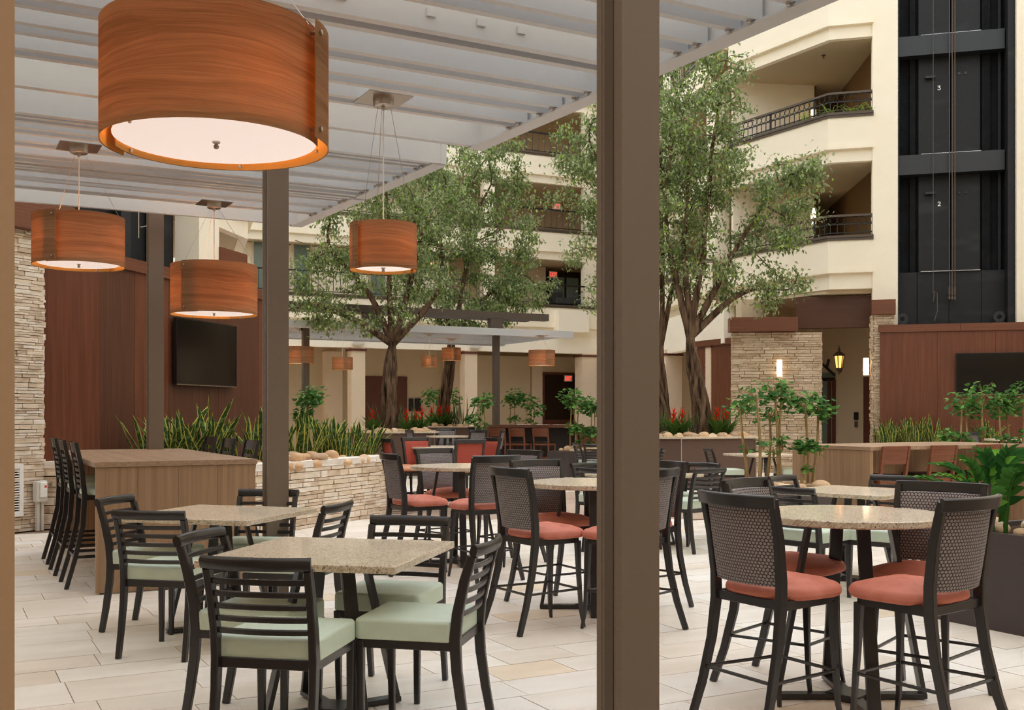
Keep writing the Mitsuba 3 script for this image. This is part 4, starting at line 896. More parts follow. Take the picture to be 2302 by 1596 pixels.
table(-0.50, 10.05, 0.914, 'round granite bar table right of the stone planter end', 'round', 0.91, 0, 10)
seat(STOOL, B, 'bar stool', -1.08, 9.40, .9, .42, 'coral bar stool closest to the stone planter end', 0.27)
seat(STOOL, B, 'bar stool', -0.78, 10.7, .62, -.78, 'coral bar stool facing us behind the round table near the stone planter', 0.27)
seat(STOOL, B, 'bar stool', -0.13, 8.92, -.55, .83, 'coral bar stool with its grey back to us at the middle round table', 0.27)
seat(STOOL, B, 'bar stool', 0.12, 10.2, -.70, -.70, 'coral bar stool facing us at the right of the middle round table', 0.27)
table(-1.10, 15.9, 0.914, 'round granite table ringed by the red-backed stools', 'round', 0.91, 0, 20)
seat(STOOL_RED, B, 'bar stool', -1.78, 15.1, .9, .42, 'leftmost red-backed stool with a tan leather seat', 0.27)
seat(STOOL_RED, B, 'bar stool', -1.42, 15.7, .55, -.83, 'red-backed stool facing us left of its round table', 0.27)
seat(STOOL_RED, B, 'bar stool', -0.56, 14.5, -.5, .86, 'red-backed stool turned away from us at the middle of the group', 0.27)
seat(STOOL_RED, B, 'bar stool', -0.27, 15.4, -.85, -.5, 'rightmost red-backed stool, facing left', 0.27)
table(-1.42, 23.6, 0.914, 'small far round granite table behind the red-backed stools', 'round', 0.95, 0, 20)
seat(STOOL_GREY, B, 'bar stool', -2.25, 23.3, .9, .42, 'far grey stool standing against the granite-capped tree planter', 0.27)
seat(STOOL_GREY, B, 'bar stool', -1.52, 24.6, .1, -.99, 'far grey stool facing us behind the small far round table', 0.27)
seat(STOOL_GREY, B, 'bar stool', -0.72, 23.0, -.6, .8, 'far grey stool with its back to us right of the small far round table', 0.27)
seat(STOOL_GREY, B, 'bar stool', -0.20, 22.6, -.98, .1, 'far grey stool seen edge-on beside the dark wood bar', 0.27)
seat(STOOL_GREY, B, 'bar stool', -0.90, 27.5, .2, .97, 'farthest grey stool, before the left end of the dark wood bar', 0.27)

# right-hand dining groups
table(2.87, 8.95, 0.76, 'square granite table set cornerwise behind the nearest round table', 'square', 0.92, 45, 0)
seat(DINING, G, 'chair', 2.40, 9.42, .7, -.7, 'ladder-back chair facing us left of the cornerwise granite table')
seat(DINING, G, 'chair', 2.08, 7.98, .75, .66, 'ladder-back chair with a pale green seat, nearer left side of the cornerwise table')
seat(DINING, G, 'chair', 3.07, 8.0, -.78, .62, 'ladder-back chair at the nearer right side of the cornerwise table')
seat(DINING, G, 'chair', 3.37, 9.45, -.7, -.7, 'ladder-back chair with a glossy top rail right of the cornerwise table by the leafy planter')
table(1.40, 11.4, 0.76, 'square granite table mostly hidden behind the foreground post', 'square', 0.92, 45, 0)
seat(DINING, G, 'chair', 1.98, 10.75, -.6, .8, 'ladder-back chair with its back to us right of the foreground post')
seat(DINING, G, 'chair', 2.12, 11.9, -.75, -.66, 'ladder-back chair with a shiny rail facing us right of the foreground post')
seat(DINING, G, 'chair', 0.82, 11.9, .7, -.7, 'ladder-back chair just left of the foreground post, facing us')
seat(DINING, G, 'chair', 0.88, 10.7, .6, .8, 'ladder-back chair just left of the foreground post, back turned')
table(4.0, 17.0, 0.76, 'square granite table against the tree planter behind the cane plants', 'square', 0.92, 20, 0)
seat(DINING, G, 'chair', 3.12, 16.9, .99, .1, 'dark ladder-back chair in front of the right tree planter, left of its table')
seat(DINING, G, 'chair', 4.75, 17.1, -.99, -.1, 'dark ladder-back chair half hidden behind the cane plants')
seat(DINING, G, 'chair', 2.38, 17.0, -.9, .2, 'dark ladder-back chair peeking out right of the foreground post before the tree planter')
table(1.95, 20.0, 0.76, 'far square granite table just left of the foreground post', 'square', 0.8, 0, 0)
seat(DINING, G, 'chair', 1.22, 20.0, .97, .2, 'far ladder-back chair with a green seat below the far cane plants')
seat(DINING, G, 'chair', 1.50, 19.1, .3, .95, 'far ladder-back chair close to the left edge of the foreground post')

# communal tables
def communal(o, ux, L, W, label, overhang=0.0):
    """o: front left corner; ux: unit plan vector of the front edge; the length runs to its left."""
    k = thing('communal_table', label, 'table'); u = np.array(ux) / np.linalg.norm(ux); v = np.array([-u[1], u[0]]); rz = math.degrees(math.atan2(u[1], u[0]))
    def b(name, a0, a1, b0, b1, z0, z1, m):
        c = np.array(o) + u * (a0 + a1) / 2 + v * (b0 + b1) / 2; return ubox(k, name, (c[0], c[1], (z0 + z1) / 2), (a1 - a0, b1 - b0, z1 - z0), m, rz)
    nb = max(3, round(W / 0.30))
    for i in range(round(L / 0.55)):      # worktop boards
        n = round(L / 0.55); b('top_board', -0.012, W + 0.012, L * i / n - (0.012 if i == 0 else 0), L * (i + 1) / n - 0.0015 + (0.012 if i == n - 1 else 0), 0.985, 1.025, 'laminate_top')
    for e0, e1 in ((0.0, 0.045), (L - 0.045, L)):
        for i in range(nb): b('end_board', W * i / nb, W * (i + 1) / nb - 0.0015, e0, e1, 0.012, 0.982, 'laminate')
    b('spine_panel', W * 0.38, W * 0.40, 0.045, L - 0.045, 0.0, 0.982, 'laminate'); b('spine_panel', W * 0.60, W * 0.62, 0.045, L - 0.045, 0.0, 0.982, 'laminate')
    b('apron', W * 0.40, W * 0.60, 0.045, L - 0.045, 0.93, 0.982, 'laminate')
    for a in (0.05, W - 0.05):
        for e in (0.022, L - 0.022):
            c = np.array(o) + u * a + v * e; add(k, 'foot', lathe([(0.02, 0), (0.022, 0.012), (0.001, 0.012)], 10, (c[0], c[1], 0)), 'screen_frame')
    return k
communal((-3.21, 8.24), (CA, SA), 3.1, 1.24, 'tall wood-grain communal table at the left with ladder-back metal stools')
for i, (x, y) in enumerate(((-4.36, 10.12), (-3.99, 9.42), (-3.60, 8.72))):
    l = ['black metal stool at the left side of the left communal table, farthest of three', 'black metal stool at the left side of the left communal table, middle of three', 'black metal stool at the left side of the left communal table, nearest of three'][i]
    seat(TALL, 'counter_stool', 'bar stool', x - 0.02, y, CA, SA, l, 0.30)
for i, (x, y) in enumerate(((-2.25, 9.40), (-2.62, 10.05), (-3.0, 10.78))):
    l = ['black metal stool beyond the left communal table, rightmost of three', 'black metal stool beyond the left communal table, middle of three', 'black metal stool beyond the left communal table, leftmost of three'][i]
    seat(TALL, 'counter_stool', 'bar stool', x, y, -CA, -SA, l, 0.30)
communal((3.44, 13.10), (SA, -CA), 2.70, 1.24, 'tall wood-grain communal table at the right with brown wooden stools')
for i, s in enumerate((0.335, 1.13, 1.92)):
    seat(WOODST, 'counter_stool', 'bar stool', 4.03 + s * CA + 0.10 * SA, 12.0 + s * SA - 0.10 * CA, -SA, CA,
         ['brown wooden stool at the right communal table, leftmost of three', 'brown wooden stool at the right communal table, middle of three', 'brown wooden stool at the right communal table, rightmost, behind glossy leaves'][i], 0.30)
def dark_bar():
    k = thing('bar_counter', 'long dark wood bar with stools and papers in the far middle', 'bar counter')
    ubox(k, 'worktop', (0.55, 27.35, 1.085), (2.5, 0.9, 0.07), 'bar_wood', 4); ubox(k, 'front_panel', (0.5, 27.5, 0.53), (2.3, 0.06, 1.05), 'dark_leather', 4); ubox(k, 'end_panel', (1.72, 27.42, 0.525), (0.09, 0.9, 1.05), 'bar_wood', 4)
    ubox(k, 'end_panel', (-0.64, 27.27, 0.525), (0.07, 0.9, 1.05), 'bar_wood', 4); ubox(k, 'side_cabinet', (2.15, 27.6, 0.525), (0.75, 0.8, 1.05), 'walnut', 4)
    for x in (0.30, 0.78, 1.22):
        q = thing('paper_sheet', 'white paper placemat on the far dark wood bar', 'paper', 'placemats on the far bar'); ubox(q, 'sheet', (x, 27.2, 1.123), (0.34, 0.3, 0.004), 'paper', 4)
dark_bar()
for i, x in enumerate((-0.38, 0.10, 0.70)):
    seat(WOODST, 'counter_stool', 'bar stool', x, 26.72, 0.45, 0.9, ['wooden stool at the far dark bar, leftmost of three', 'wooden stool at the far dark bar, middle of three', 'wooden stool at the far dark bar, nearest its right end'][i], 0.28)
for i, (x, y) in enumerate(((-0.1, 30.0), (0.8, 30.2))):
    seat(DINING, G, 'chair', x, y, -.2, -1, ['dark low chair behind the far bar, left one', 'dark low chair behind the far bar, right one'][i])
seat(STOOL, B, 'bar stool', 1.45, 28.6, 0.1, -1.0, 'orange-seated stool behind the right end of the far bar', 0.27)
table(9.6, 20.6, 0.914, 'granite table at the right edge in front of the walnut television wall', 'round', 0.91, 0, 0)
seat(STOOL_GREY, B, 'bar stool', 8.78, 20.4, .95, .1, 'grey stool behind the cane plants at the right edge', 0.27)

# ================================================================== planters, plants and rocks
def leaf_blade(base, h, w, lean, az, twist=0.0, curl=0.0, n=7, prof=None):
    """A lance-shaped blade with a folded middle; uv = (across, along)."""
    base = np.array(base, float); ca, sa = math.cos(az), math.sin(az); V, UVs, F = [], [], []
    for i in range(n):
        t = i / (n - 1); ww = w * (prof(t) if prof else (0.45 + 1.3 * t) * (1 - t ** 3) / 1.0)
        d = lean * h * t + curl * h * t * t; z = h * t * math.sqrt(max(0.05, 1 - (lean + curl * t) ** 2))
        c = base + [ca * d, sa * d, z]; b = az + math.pi / 2 + twist * (t - 0.3)
        s = np.array([math.cos(b), math.sin(b), 0]); o = np.array([ca, sa, 0]) * 0.22 * ww
        for u in (-1, 0, 1):
            V.append(c + s * u * ww / 2 + (o if u == 0 else 0)); UVs.append((u, h * t))
    for i in range(n - 1):
        for j in (0, 1):
            a = 3 * i + j; F += [(a, a + 1, a + 4), (a, a + 4, a + 3)]
    return trimesh.Trimesh(V, F, process=False), np.array(UVs)
RS = random.Random(77)
SNAKE_LEAVES = []
for i in range(14):
    m, uv = leaf_blade((0, 0, 0), 1.0, RS.uniform(0.10, 0.145), RS.uniform(0.03, 0.42), 0.0, RS.uniform(-1.4, 1.4), RS.uniform(-0.05, 0.25))
    SNAKE_LEAVES.append(ply(m, 'snake_leaf', True, uv=uv))
def snake_plant(x, y, z, h, n, spread, label, group=None):
    k = thing('snake_plant', label, 'snake plant', group or 'snake plants')
    for i in range(int(n * 1.5)):
        a, r = RS.uniform(0, 2 * math.pi), spread * math.sqrt(RS.random())
        hh = h * RS.uniform(0.55, 1.05) * (1 - 0.25 * r / (spread + 1e-6))
        az = math.degrees(math.atan2(math.sin(a), math.cos(a))) + RS.uniform(-60, 60)
        put(k, 'leaf', {**RS.choice(SNAKE_LEAVES), 'to_world': T().translate([x + r * math.cos(a), y + r * math.sin(a), z]).rotate([0, 0, 1], az).scale([hh, hh, hh])})
for x, y, h, n, sp, lb in ((-4.60, 13.45, 0.90, 7, 0.10, 'narrow snake plant left of the rear steel post'), (-4.25, 13.5, 0.95, 22, 0.26, 'tall snake plant just right of the rear steel post'), (-3.88, 13.5, 0.98, 20, 0.22, 'snake plant below the left television screen'),
                           (-3.52, 13.7, 0.82, 20, 0.22, 'snake plant behind the communal table stools, right of the television'), (-3.2, 13.75, 0.84, 20, 0.22, 'snake plant directly left of the big steel post'), (-2.78, 13.85, 0.86, 18, 0.20, 'snake plant directly right of the big steel post'),
                           (-2.62, 14.7, 0.86, 22, 0.22, 'dense snake plant in the middle of the stone planter right part'), (-2.33, 14.75, 0.82, 20, 0.2, 'snake plant near the stone planter right end'), (-2.08, 15.1, 0.74, 16, 0.16, 'outermost snake plant leaning over the stone planter right end')):
    snake_plant(x, y, 0.72, h, n, sp, lb)
def box_planter(c, a, b, z, rz, m, label, cap=None, name='planter'):
    k = thing(name, label, 'planter'); t = 0.05
    A_, B_ = np.array([math.cos(math.radians(rz)), math.sin(math.radians(rz))]), np.array([-math.sin(math.radians(rz)), math.cos(math.radians(rz))])
    for s in (-1, 1):
        q = np.array(c) + B_ * s * (b / 2 - t / 2); ubox(k, 'side', (q[0], q[1], z / 2), (a, t, z), m, rz)
        q = np.array(c) + A_ * s * (a / 2 - t / 2); ubox(k, 'side', (q[0], q[1], z / 2), (t, b - 2 * t, z), m, rz)
        if cap:
            q = np.array(c) + B_ * s * (b / 2 - 0.09); ubox(k, 'cap', (q[0], q[1], z + 0.02), (a + 0.06, 0.24, 0.04), cap, rz)
            q = np.array(c) + A_ * s * (a / 2 - 0.09); ubox(k, 'cap', (q[0], q[1], z + 0.02), (0.24, b - 0.36, 0.04), cap, rz)
    ubox(k, 'soil', (c[0], c[1], z - 0.06), (a - 2 * t, b - 2 * t, 0.06), 'soil', rz)
    return k
def poly_planter(poly, z, m, cap, label, seams=()):
    k = thing('planter', label, 'planter'); n = len(poly)
    for i in range(n):
        a, b = np.array(poly[i], float), np.array(poly[(i + 1) % n], float); u = (b - a) / np.linalg.norm(b - a); L = np.linalg.norm(b - a); nr = np.array([u[1], -u[0]]); rz = math.degrees(math.atan2(u[1], u[0])); c = (a + b) / 2
        ubox(k, 'side_panel', (c[0] - nr[0] * 0.04, c[1] - nr[1] * 0.04, z / 2), (L - 0.012, 0.06, z), m, rz); ubox(k, 'cap', (c[0] - nr[0] * 0.08, c[1] - nr[1] * 0.08, z + 0.02), (L + 0.02, 0.26, 0.04), cap, rz)
        ubox(k, 'corner_trim', (a[0], a[1], z / 2), (0.022, 0.022, z), 'nickel', rz)
    add(k, 'soil', prism(Polygon(poly).buffer(-0.08), z - 0.08, z - 0.02), 'soil')
    return k
RZA = math.degrees(math.atan2(SA, CA))
poly_planter([(-4.1, 25.0), (-3.05, 23.9), (-1.75, 24.1), (-1.6, 26.2), (-3.9, 26.9)], 0.96, 'taupe_panel', 'granite', 'taupe planter with granite rim holding the first ficus tree on the left')
poly_planter([(-2.75, 31.0), (-1.2, 31.0), (-1.2, 33.2), (-2.75, 33.2)], 1.0, 'taupe_panel', 'granite', 'far planter with granite rim holding the second ficus tree on the left')
poly_planter([(2.0, 20.35), (3.16, 19.95), (4.65, 20.35), (4.85, 22.9), (2.0, 22.9)], 0.93, 'taupe_panel', 'granite', 'taupe planter with granite rim holding the two ficus trees at the right')
box_planter((2.93, 11.95), 0.90, 0.90, 0.58, RZA, 'dark_planter', 'dark square planter with cane plants beside the right communal table')
box_planter((7.35, 16.3), 1.5, 0.8, 0.58, RZA, 'dark_planter', 'dark planter with cane plants behind the right communal table')
box_planter((1.60, 24.2), 1.3, 0.9, 0.56, RZA, 'dark_planter', 'far dark planter with cane plants just left of the foreground post')
box_planter((-0.75, 25.3), 0.6, 0.6, 0.56, RZA, 'dark_planter', 'far dark planter with a cane plant at the left end of the bar')
box_planter((0.25, 32.2), 1.4, 0.6, 0.70, RZA, 'dark_planter', 'dark planter with cane plants behind the far bar')
box_planter((-3.9, 20.4), 0.8, 0.8, 0.70, RZA, 'dark_planter', 'dark planter with a bushy cane plant behind the stone planter')
box_planter((-2.3, 35.2), 1.4, 0.6, 0.8, RZF, 'dark_planter', 'dark planter behind the second ficus trunk')
c = onD(1.0, 1.0); box_planter((c[0], c[1]), 3.2, 0.7, 0.68, RZD, 'dark_planter', 'dark planter with snake plants below the right walnut wall')
c = np.array([2.88, 7.32]) + np.array([SA, -CA]) * 0.85 + np.array([CA, SA]) * 0.65
box_planter((c[0], c[1]), 1.30, 1.70, 0.63, RZA, 'dark_planter', 'big dark planter at the right edge full of glossy leaves')
for i, (t, o, h, n) in enumerate(((0.25, 1.0, 0.80, 26), (0.75, 1.02, 0.86, 28), (1.2, 1.0, 0.84, 24), (2.3, 0.95, 0.74, 16))):
    c = onD(t, o); snake_plant(c[0], c[1], 0.66, h, n, 0.28, ['snake plant below the right walnut wall, leftmost', 'tallest snake plant below the right walnut wall, in the middle', 'snake plant below the right television left edge', 'snake plant at the right edge behind the granite table'][i])
# rocks
RP = []
for i in range(5):
    m = trimesh.creation.icosphere(2, 0.5); r = np.random.RandomState(i)
    m.vertices *= 1 + 0.28 * (meshkit.fbm(m.vertices * 2.2 + i * 9, 2)[:, None] - 0.5); RP.append(m)
ROCKPLY = {(i, b): ply(RP[i], b, True) for i in range(5) for b in ROCKS}
def rock(x, y, z, s, label, group):
    k = thing('river_stone'); d = ROCKPLY[RS.randrange(5), RS.choice(ROCKS)]
    del labels[k]; tag(k, label, 'stone', group)
    sx, sy, sz = s * RS.uniform(0.9, 1.5), s * RS.uniform(0.8, 1.1), s * RS.uniform(0.55, 0.85)
    scene[k] = {**d, 'to_world': T().translate([x, y, z + sz * 0.42]).rotate([0, 0, 1], RS.uniform(0, 180)).scale([sx, sy, sz])}
def rocks(poly, z, n, s, label, group, y_first=True):
    P = Polygon(poly); got = []; x0, y0, x1, y1 = P.bounds; tries = 0
    while len(got) < n and tries < 4000:
        tries += 1; x, y = RS.uniform(x0, x1), RS.uniform(y0, y1)
        if P.contains(shapely.Point(x, y)) and all(math.hypot(x - a, y - b) > s * 0.85 for a, b in got):
            got.append((x, y)); rock(x, y, z, s * RS.uniform(0.75, 1.2), label, group)
rocks([(-2.75, 12.5), (-1.85, 14.6), (-1.9, 15.2), (-2.25, 15.0), (-2.95, 13.2)], 0.73, 60, 0.145, 'rounded tan river stone in the stone planter', 'river stones in the stone planter')
rocks([(-2.75, 12.6), (-2.2, 13.9), (-2.5, 14.1), (-3.0, 13.3)], 0.81, 14, 0.16, 'larger piled river stone at the stone planter front right of the post', 'piled river stones in the stone planter')
rocks([(-4.7, 13.1), (-2.9, 12.5), (-3.0, 13.4), (-4.6, 13.6)], 0.73, 14, 0.14, 'river stone under the snake plants behind the communal table', 'river stones under the snake plants')
rocks([(2.2, 20.5), (3.16, 20.15), (4.55, 20.5), (4.6, 21.1), (2.2, 21.1)], 0.92, 60, 0.165, 'flat tan river stone on the rim bed of the right ficus planter', 'river stones in the right ficus planter')
rocks([(-3.8, 24.9), (-3.05, 24.1), (-1.9, 24.3), (-1.8, 25.0), (-3.4, 25.4)], 0.95, 36, 0.175, 'tan river stone in the first left ficus planter', 'river stones in the left ficus planter')
rocks([(-2.6, 31.15), (-1.3, 31.15), (-1.3, 31.6), (-2.6, 31.6)], 1.0, 10, 0.19, 'river stone in the far ficus planter', 'river stones in the far ficus planter')
def rot_poly(c, a, b, rz):
    r = math.radians(rz); return [(c[0] + math.cos(r) * x - math.sin(r) * y, c[1] + math.sin(r) * x + math.cos(r) * y) for x, y in ((-a / 2, -b / 2), (a / 2, -b / 2), (a / 2, b / 2), (-a / 2, b / 2))]
rocks(rot_poly((2.93, 11.95), 0.74, 0.74, RZA), 0.555, 24, 0.15, 'tan river stone around the cane plants beside the right communal table', 'river stones around the cane plants')
rocks(rot_poly((1.60, 24.2), 1.1, 0.7, RZA), 0.54, 22, 0.16, 'river stone around the far cane plants', 'river stones around the far cane plants')
c = np.array([2.88, 7.32]) + np.array([SA, -CA]) * 0.62 + np.array([CA, SA]) * 0.45
rocks(rot_poly(c, 0.75, 1.05, RZA), 0.60, 22, 0.13, 'river stone under the glossy leaves in the big dark planter', 'river stones in the big dark planter')

def colors(n, a, b, seed):
    r = np.random.RandomState(seed); t = r.rand(n, 1) ** 1.3; return np.array(a) * (1 - t) + np.array(b) * t
# cane plants (tall bare stems with tufts of round leaves)
def round_leaf(L, W):
    a = np.linspace(0, 2 * math.pi, 8)[:-1]; V = [(L / 2, 0, 0.0)] + [(L / 2 + L / 2 * math.cos(t + math.pi), W / 2 * math.sin(t + math.pi), 0.12 * L * math.cos(2 * t) - 0.02 * L) for t in a]
    return np.array(V), np.array([(0, 1 + i, 1 + (i + 1) % 7) for i in range(7)])
CANE_LEAVES = []
for i in range(6):
    V, F = round_leaf(1.0, 0.9); g = [S(78, 120, 58), S(98, 144, 74), S(118, 162, 88), S(88, 130, 84), S(134, 178, 98), S(72, 108, 60)][i]
    CANE_LEAVES.append(ply(trimesh.Trimesh(V, F, process=False), 'plant_leaf', False, color=np.tile(g, (len(V), 1))))
def cane_plant(x, y, z, stems, label, leaf=0.055, n=60, seed=1, singly=True):
    """stems: (dx, dy, height, tuft radius)."""
    k = thing('cane_plant', label, 'plant', 'cane plants'); r = random.Random(seed); tot = 0; loose = []
    for dx, dy, h, R in stems:
        p = [np.array([x + dx * (0.8 + 0.2 * t) + 0.02 * math.sin(4 * t + dx * 30), y + dy + 0.015 * math.cos(5 * t + dy * 9), z + h * t]) for t in np.linspace(0, 1, 7)]
        add(k, 'stem', tube(p, np.linspace(0.020, 0.011, 7), 6), 'cane', 40)
        tops = [(p[-1], R, n), (p[3] + np.array([0.03, -0.02, 0.0]), R * 0.42, n // 6)]
        for c, RR, m in tops:
            for i in range(m):
                v = np.array([r.gauss(0, 1), r.gauss(0, 1), r.gauss(0, 1)]); v /= np.linalg.norm(v); q = c + v * RR * r.uniform(0.35, 1.0) * np.array([1, 1, 0.8])
                az, s = math.degrees(math.atan2(v[1], v[0])) + r.uniform(-50, 50), leaf * r.uniform(0.7, 1.35)
                M = T().translate(q.tolist()).rotate([0, 0, 1], az).rotate([0, 1, 0], r.uniform(-15, 50)).rotate([1, 0, 0], r.uniform(-30, 30)).scale(s)
                tot += 1
                if singly and tot <= 300: put(k, 'leaf', {**r.choice(CANE_LEAVES), 'to_world': M})
                else: loose.append(np.array(M.matrix, float))
            for i in range(5):
                v = np.array([r.gauss(0, 1), r.gauss(0, 1), r.gauss(0, 0.6)]); v /= np.linalg.norm(v); add(k, 'twig', tube([c - [0, 0, 0.08], c + v * RR * 0.4, c + v * RR * 0.8], [.007, .005, .003], 4), 'cane')
    if loose:
        V, F = round_leaf(1.0, 0.9); ms = [(V @ M[:3, :3].T + M[:3, 3], F) for M in loose]; m = cat(ms); c = np.repeat(colors(len(loose), S(58, 96, 44), S(110, 158, 84), seed), len(V), 0)
        add(k, 'foliage', m, 'plant_leaf', False, kind='stuff', color=c)
cane_plant(2.93, 11.95, 0.55, [(-0.36, 0.02, 0.95, 0.17), (-0.22, -0.1, 1.06, 0.20), (-0.05, 0.05, 0.85, 0.18), (0.02, -0.05, 1.14, 0.18), (0.08, -0.02, 1.05, 0.16)], 'cane plants with leafy tufts in the dark square planter, left clump', 0.062, 58, 1)
cane_plant(3.28, 11.95, 0.55, [(0.03, 0.02, 0.98, 0.22), (-0.06, -0.12, 0.5, 0.13), (0.16, 0.1, 0.92, 0.20)], 'cane plant right of the clump, in front of the right communal table end panel', 0.066, 100, 2)
cane_plant(6.95, 16.3, 0.55, [(-0.1, 0, 1.05, 0.26), (0.05, 0.1, 0.9, 0.22), (0.24, 0, 1.18, 0.28), (-0.2, 0.1, 0.5, 0.18)], 'cane plant behind the right communal table, below the television left corner', 0.08, 75, 3)
cane_plant(7.65, 16.4, 0.55, [(-0.16, 0, 1.0, 0.26), (0.0, 0.1, 0.95, 0.26), (0.2, 0, 1.16, 0.26)], 'cane plant at the right edge under the television', 0.08, 95, 4)
cane_plant(1.40, 24.1, 0.54, [(-0.08, 0, 1.28, 0.3), (0.02, 0.1, 1.15, 0.34), (0.1, 0, 1.1, 0.3), (0.05, -0.1, 0.5, 0.16)], 'far cane plant with a broad top in front of the dark doorway', 0.09, 70, 5)
cane_plant(1.85, 24.3, 0.54, [(-0.06, 0, 1.05, 0.26), (0.06, 0.1, 1.0, 0.28), (-0.1, 0, 0.45, 0.2)], 'darker far cane plant touching the foreground post edge', 0.09, 80, 6)
cane_plant(-0.68, 25.3, 0.54, [(-0.06, 0, 1.1, 0.26), (0.04, 0.1, 1.2, 0.26), (-0.2, 0, 0.75, 0.2)], 'far cane plant at the left end of the dark bar', 0.09, 70, 7, True)
cane_plant(0.05, 32.2, 0.68, [(-0.1, 0, 1.15, 0.34), (0.05, 0.1, 1.25, 0.34)], 'far cane plant behind the bar, left one of two', 0.11, 70, 8, False)
cane_plant(0.55, 32.2, 0.68, [(-0.1, 0, 1.1, 0.34), (0.12, 0.1, 0.85, 0.32)], 'far cane plant behind the bar, right one of two', 0.11, 70, 9, False)
cane_plant(-3.86, 20.4, 0.68, [(-0.05, 0, 1.0, 0.26), (0.06, 0.1, 1.08, 0.24), (-0.14, 0, 0.7, 0.22)], 'bushy cane plant behind the snake plants beside the steel post', 0.08, 120, 10, True)
cane_plant(-2.3, 35.2, 0.78, [(-0.3, 0, 1.2, 0.42), (0.25, 0.1, 1.2, 0.42)], 'bushy plant behind the second ficus trunk', 0.11, 130, 11, False)

# bromeliads and spears
BL = [ply(leaf_blade((0, 0, 0), 1.0, 0.13, 0.25 + 0.06 * i, 0.0, 0.0, 0.35, 6, lambda t: (0.7 + 0.5 * t) * (1 - t ** 2.2))[0], 'bromeliad_leaf', True) for i in range(6)]
BR = [ply(leaf_blade((0, 0, 0), 1.0, 0.17, 0.12 + 0.16 * i, 0.0, 0.0, 0.35, 5, lambda t: (0.8 + 0.5 * t) * (1 - t ** 2.0))[0], 'bromeliad_flower', True) for i in range(4)]
def bromeliad(x, y, z, h, label):
    k = thing('bromeliad', label, 'flower', 'red bromeliads')
    for i in range(20): put(k, 'leaf', {**BL[i % 6], 'to_world': T().translate([x, y, z]).rotate([0, 0, 1], i * 137.5 + RS.uniform(-12, 12)).scale(h * RS.uniform(1.0, 1.4))})
    s = add(k, 'stalk', tube([(x, y, z), (x, y, z + h * 1.15)], 0.014, 6), 'bromeliad_leaf')
    f = h * 0.55
    for i in range(16): put(k, 'petal', {**BR[(i // 2) % 4], 'to_world': T().translate([x, y, z + h * (1.12 - 0.035 * i)]).rotate([0, 0, 1], i * 137.5).scale(h * (0.34 + 0.012 * i))})
for i, (x, y, h) in enumerate(((-3.22, 24.6, 0.42), (-2.42, 24.5, 0.42), (-2.22, 24.7, 0.40), (-2.10, 24.9, 0.46), (-2.38, 31.5, 0.46), (-2.12, 31.4, 0.50), (-1.9, 31.5, 0.50), (2.72, 20.7, 0.40), (3.10, 20.5, 0.42), (3.28, 20.6, 0.42), (3.98, 20.75, 0.44), (4.17, 20.8, 0.42))):
    bromeliad(x, y, 0.95 if y < 30 else 1.0, h, ['red bromeliad left of the first ficus trunk', 'red bromeliad right of the first ficus trunk, leftmost of three', 'red bromeliad right of the first ficus trunk, middle of three', 'red bromeliad right of the first ficus trunk, rightmost of three', 'red bromeliad left of the second ficus trunk', 'red bromeliad directly before the second ficus trunk', 'red bromeliad right of the second ficus trunk',
              'red bromeliad at the foreground post right edge', 'red bromeliad left of the thick right ficus trunk', 'red bromeliad touching the thick right ficus trunk on its left', 'red bromeliad right of the thick right ficus trunk', 'red bromeliad farthest right in the right ficus planter'][i])
SP = ply(tube([(0, 0, 0), (0.02, 0, 0.5), (0.01, 0, 1.0)], [0.014, 0.016, 0.002], 5), 'spear_leaf', True)
for i, (x, y, z, h) in enumerate(((-3.0, 25.1, 0.95, 0.75), (-2.55, 24.9, 0.95, 0.7), (-1.55, 31.6, 1.0, 0.95), (2.95, 21.0, 0.92, 0.6), (3.45, 21.0, 0.92, 0.6), (4.05, 21.3, 0.92, 0.75))):
    k = thing('spear_plant', ['thin spear-leaved plant left of the first ficus trunk', 'thin spear-leaved plant right of the first ficus trunk', 'thin spear-leaved plant right of the second ficus trunk', 'thin spear-leaved plant near the foreground post', 'thin spear-leaved plant between the right ficus trunks', 'thin spear-leaved plant right of the thick ficus trunk'][i], 'plant')
    for j in range(18): put(k, 'leaf', {**SP, 'to_world': T().translate([x + RS.uniform(-.28, .28), y + RS.uniform(-.12, .12), z]).rotate([0, 0, 1], RS.uniform(0, 360)).rotate([0, 1, 0], RS.uniform(2, 26)).scale([1, 1, h * RS.uniform(0.6, 1.1)])})

# glossy-leaved plant in the big dark planter
def leaflet():
    n = 6; V, F = [], []
    for i in range(n):
        t = i / (n - 1); w = 0.38 * math.sin(math.pi * min(1, 0.12 + 0.88 * t) ** 0.8) if i < n - 1 else 0.0
        z = 0.10 * math.sin(math.pi * t); V += [(t, -w / 2, z + 0.05 * (w > 0)), (t, 0, z), (t, w / 2, z + 0.05 * (w > 0))]
    for i in range(n - 1):
        for j in (0, 1): a = 3 * i + j; F += [(a, a + 1, a + 4), (a, a + 4, a + 3)]
    return trimesh.Trimesh(V, F, process=False)
thin('zz_leaf_dark', S(52, 96, 46), 0.35, 0.2, 0.6); thin('zz_leaf_mid', S(76, 124, 58), 0.45, 0.2, 0.6); thin('zz_leaf_bright', S(116, 170, 68), 0.6, 0.25, 0.6)
ZL = {m: ply(leaflet(), m, True) for m in ('zz_leaf_dark', 'zz_leaf_mid', 'zz_leaf_bright')}
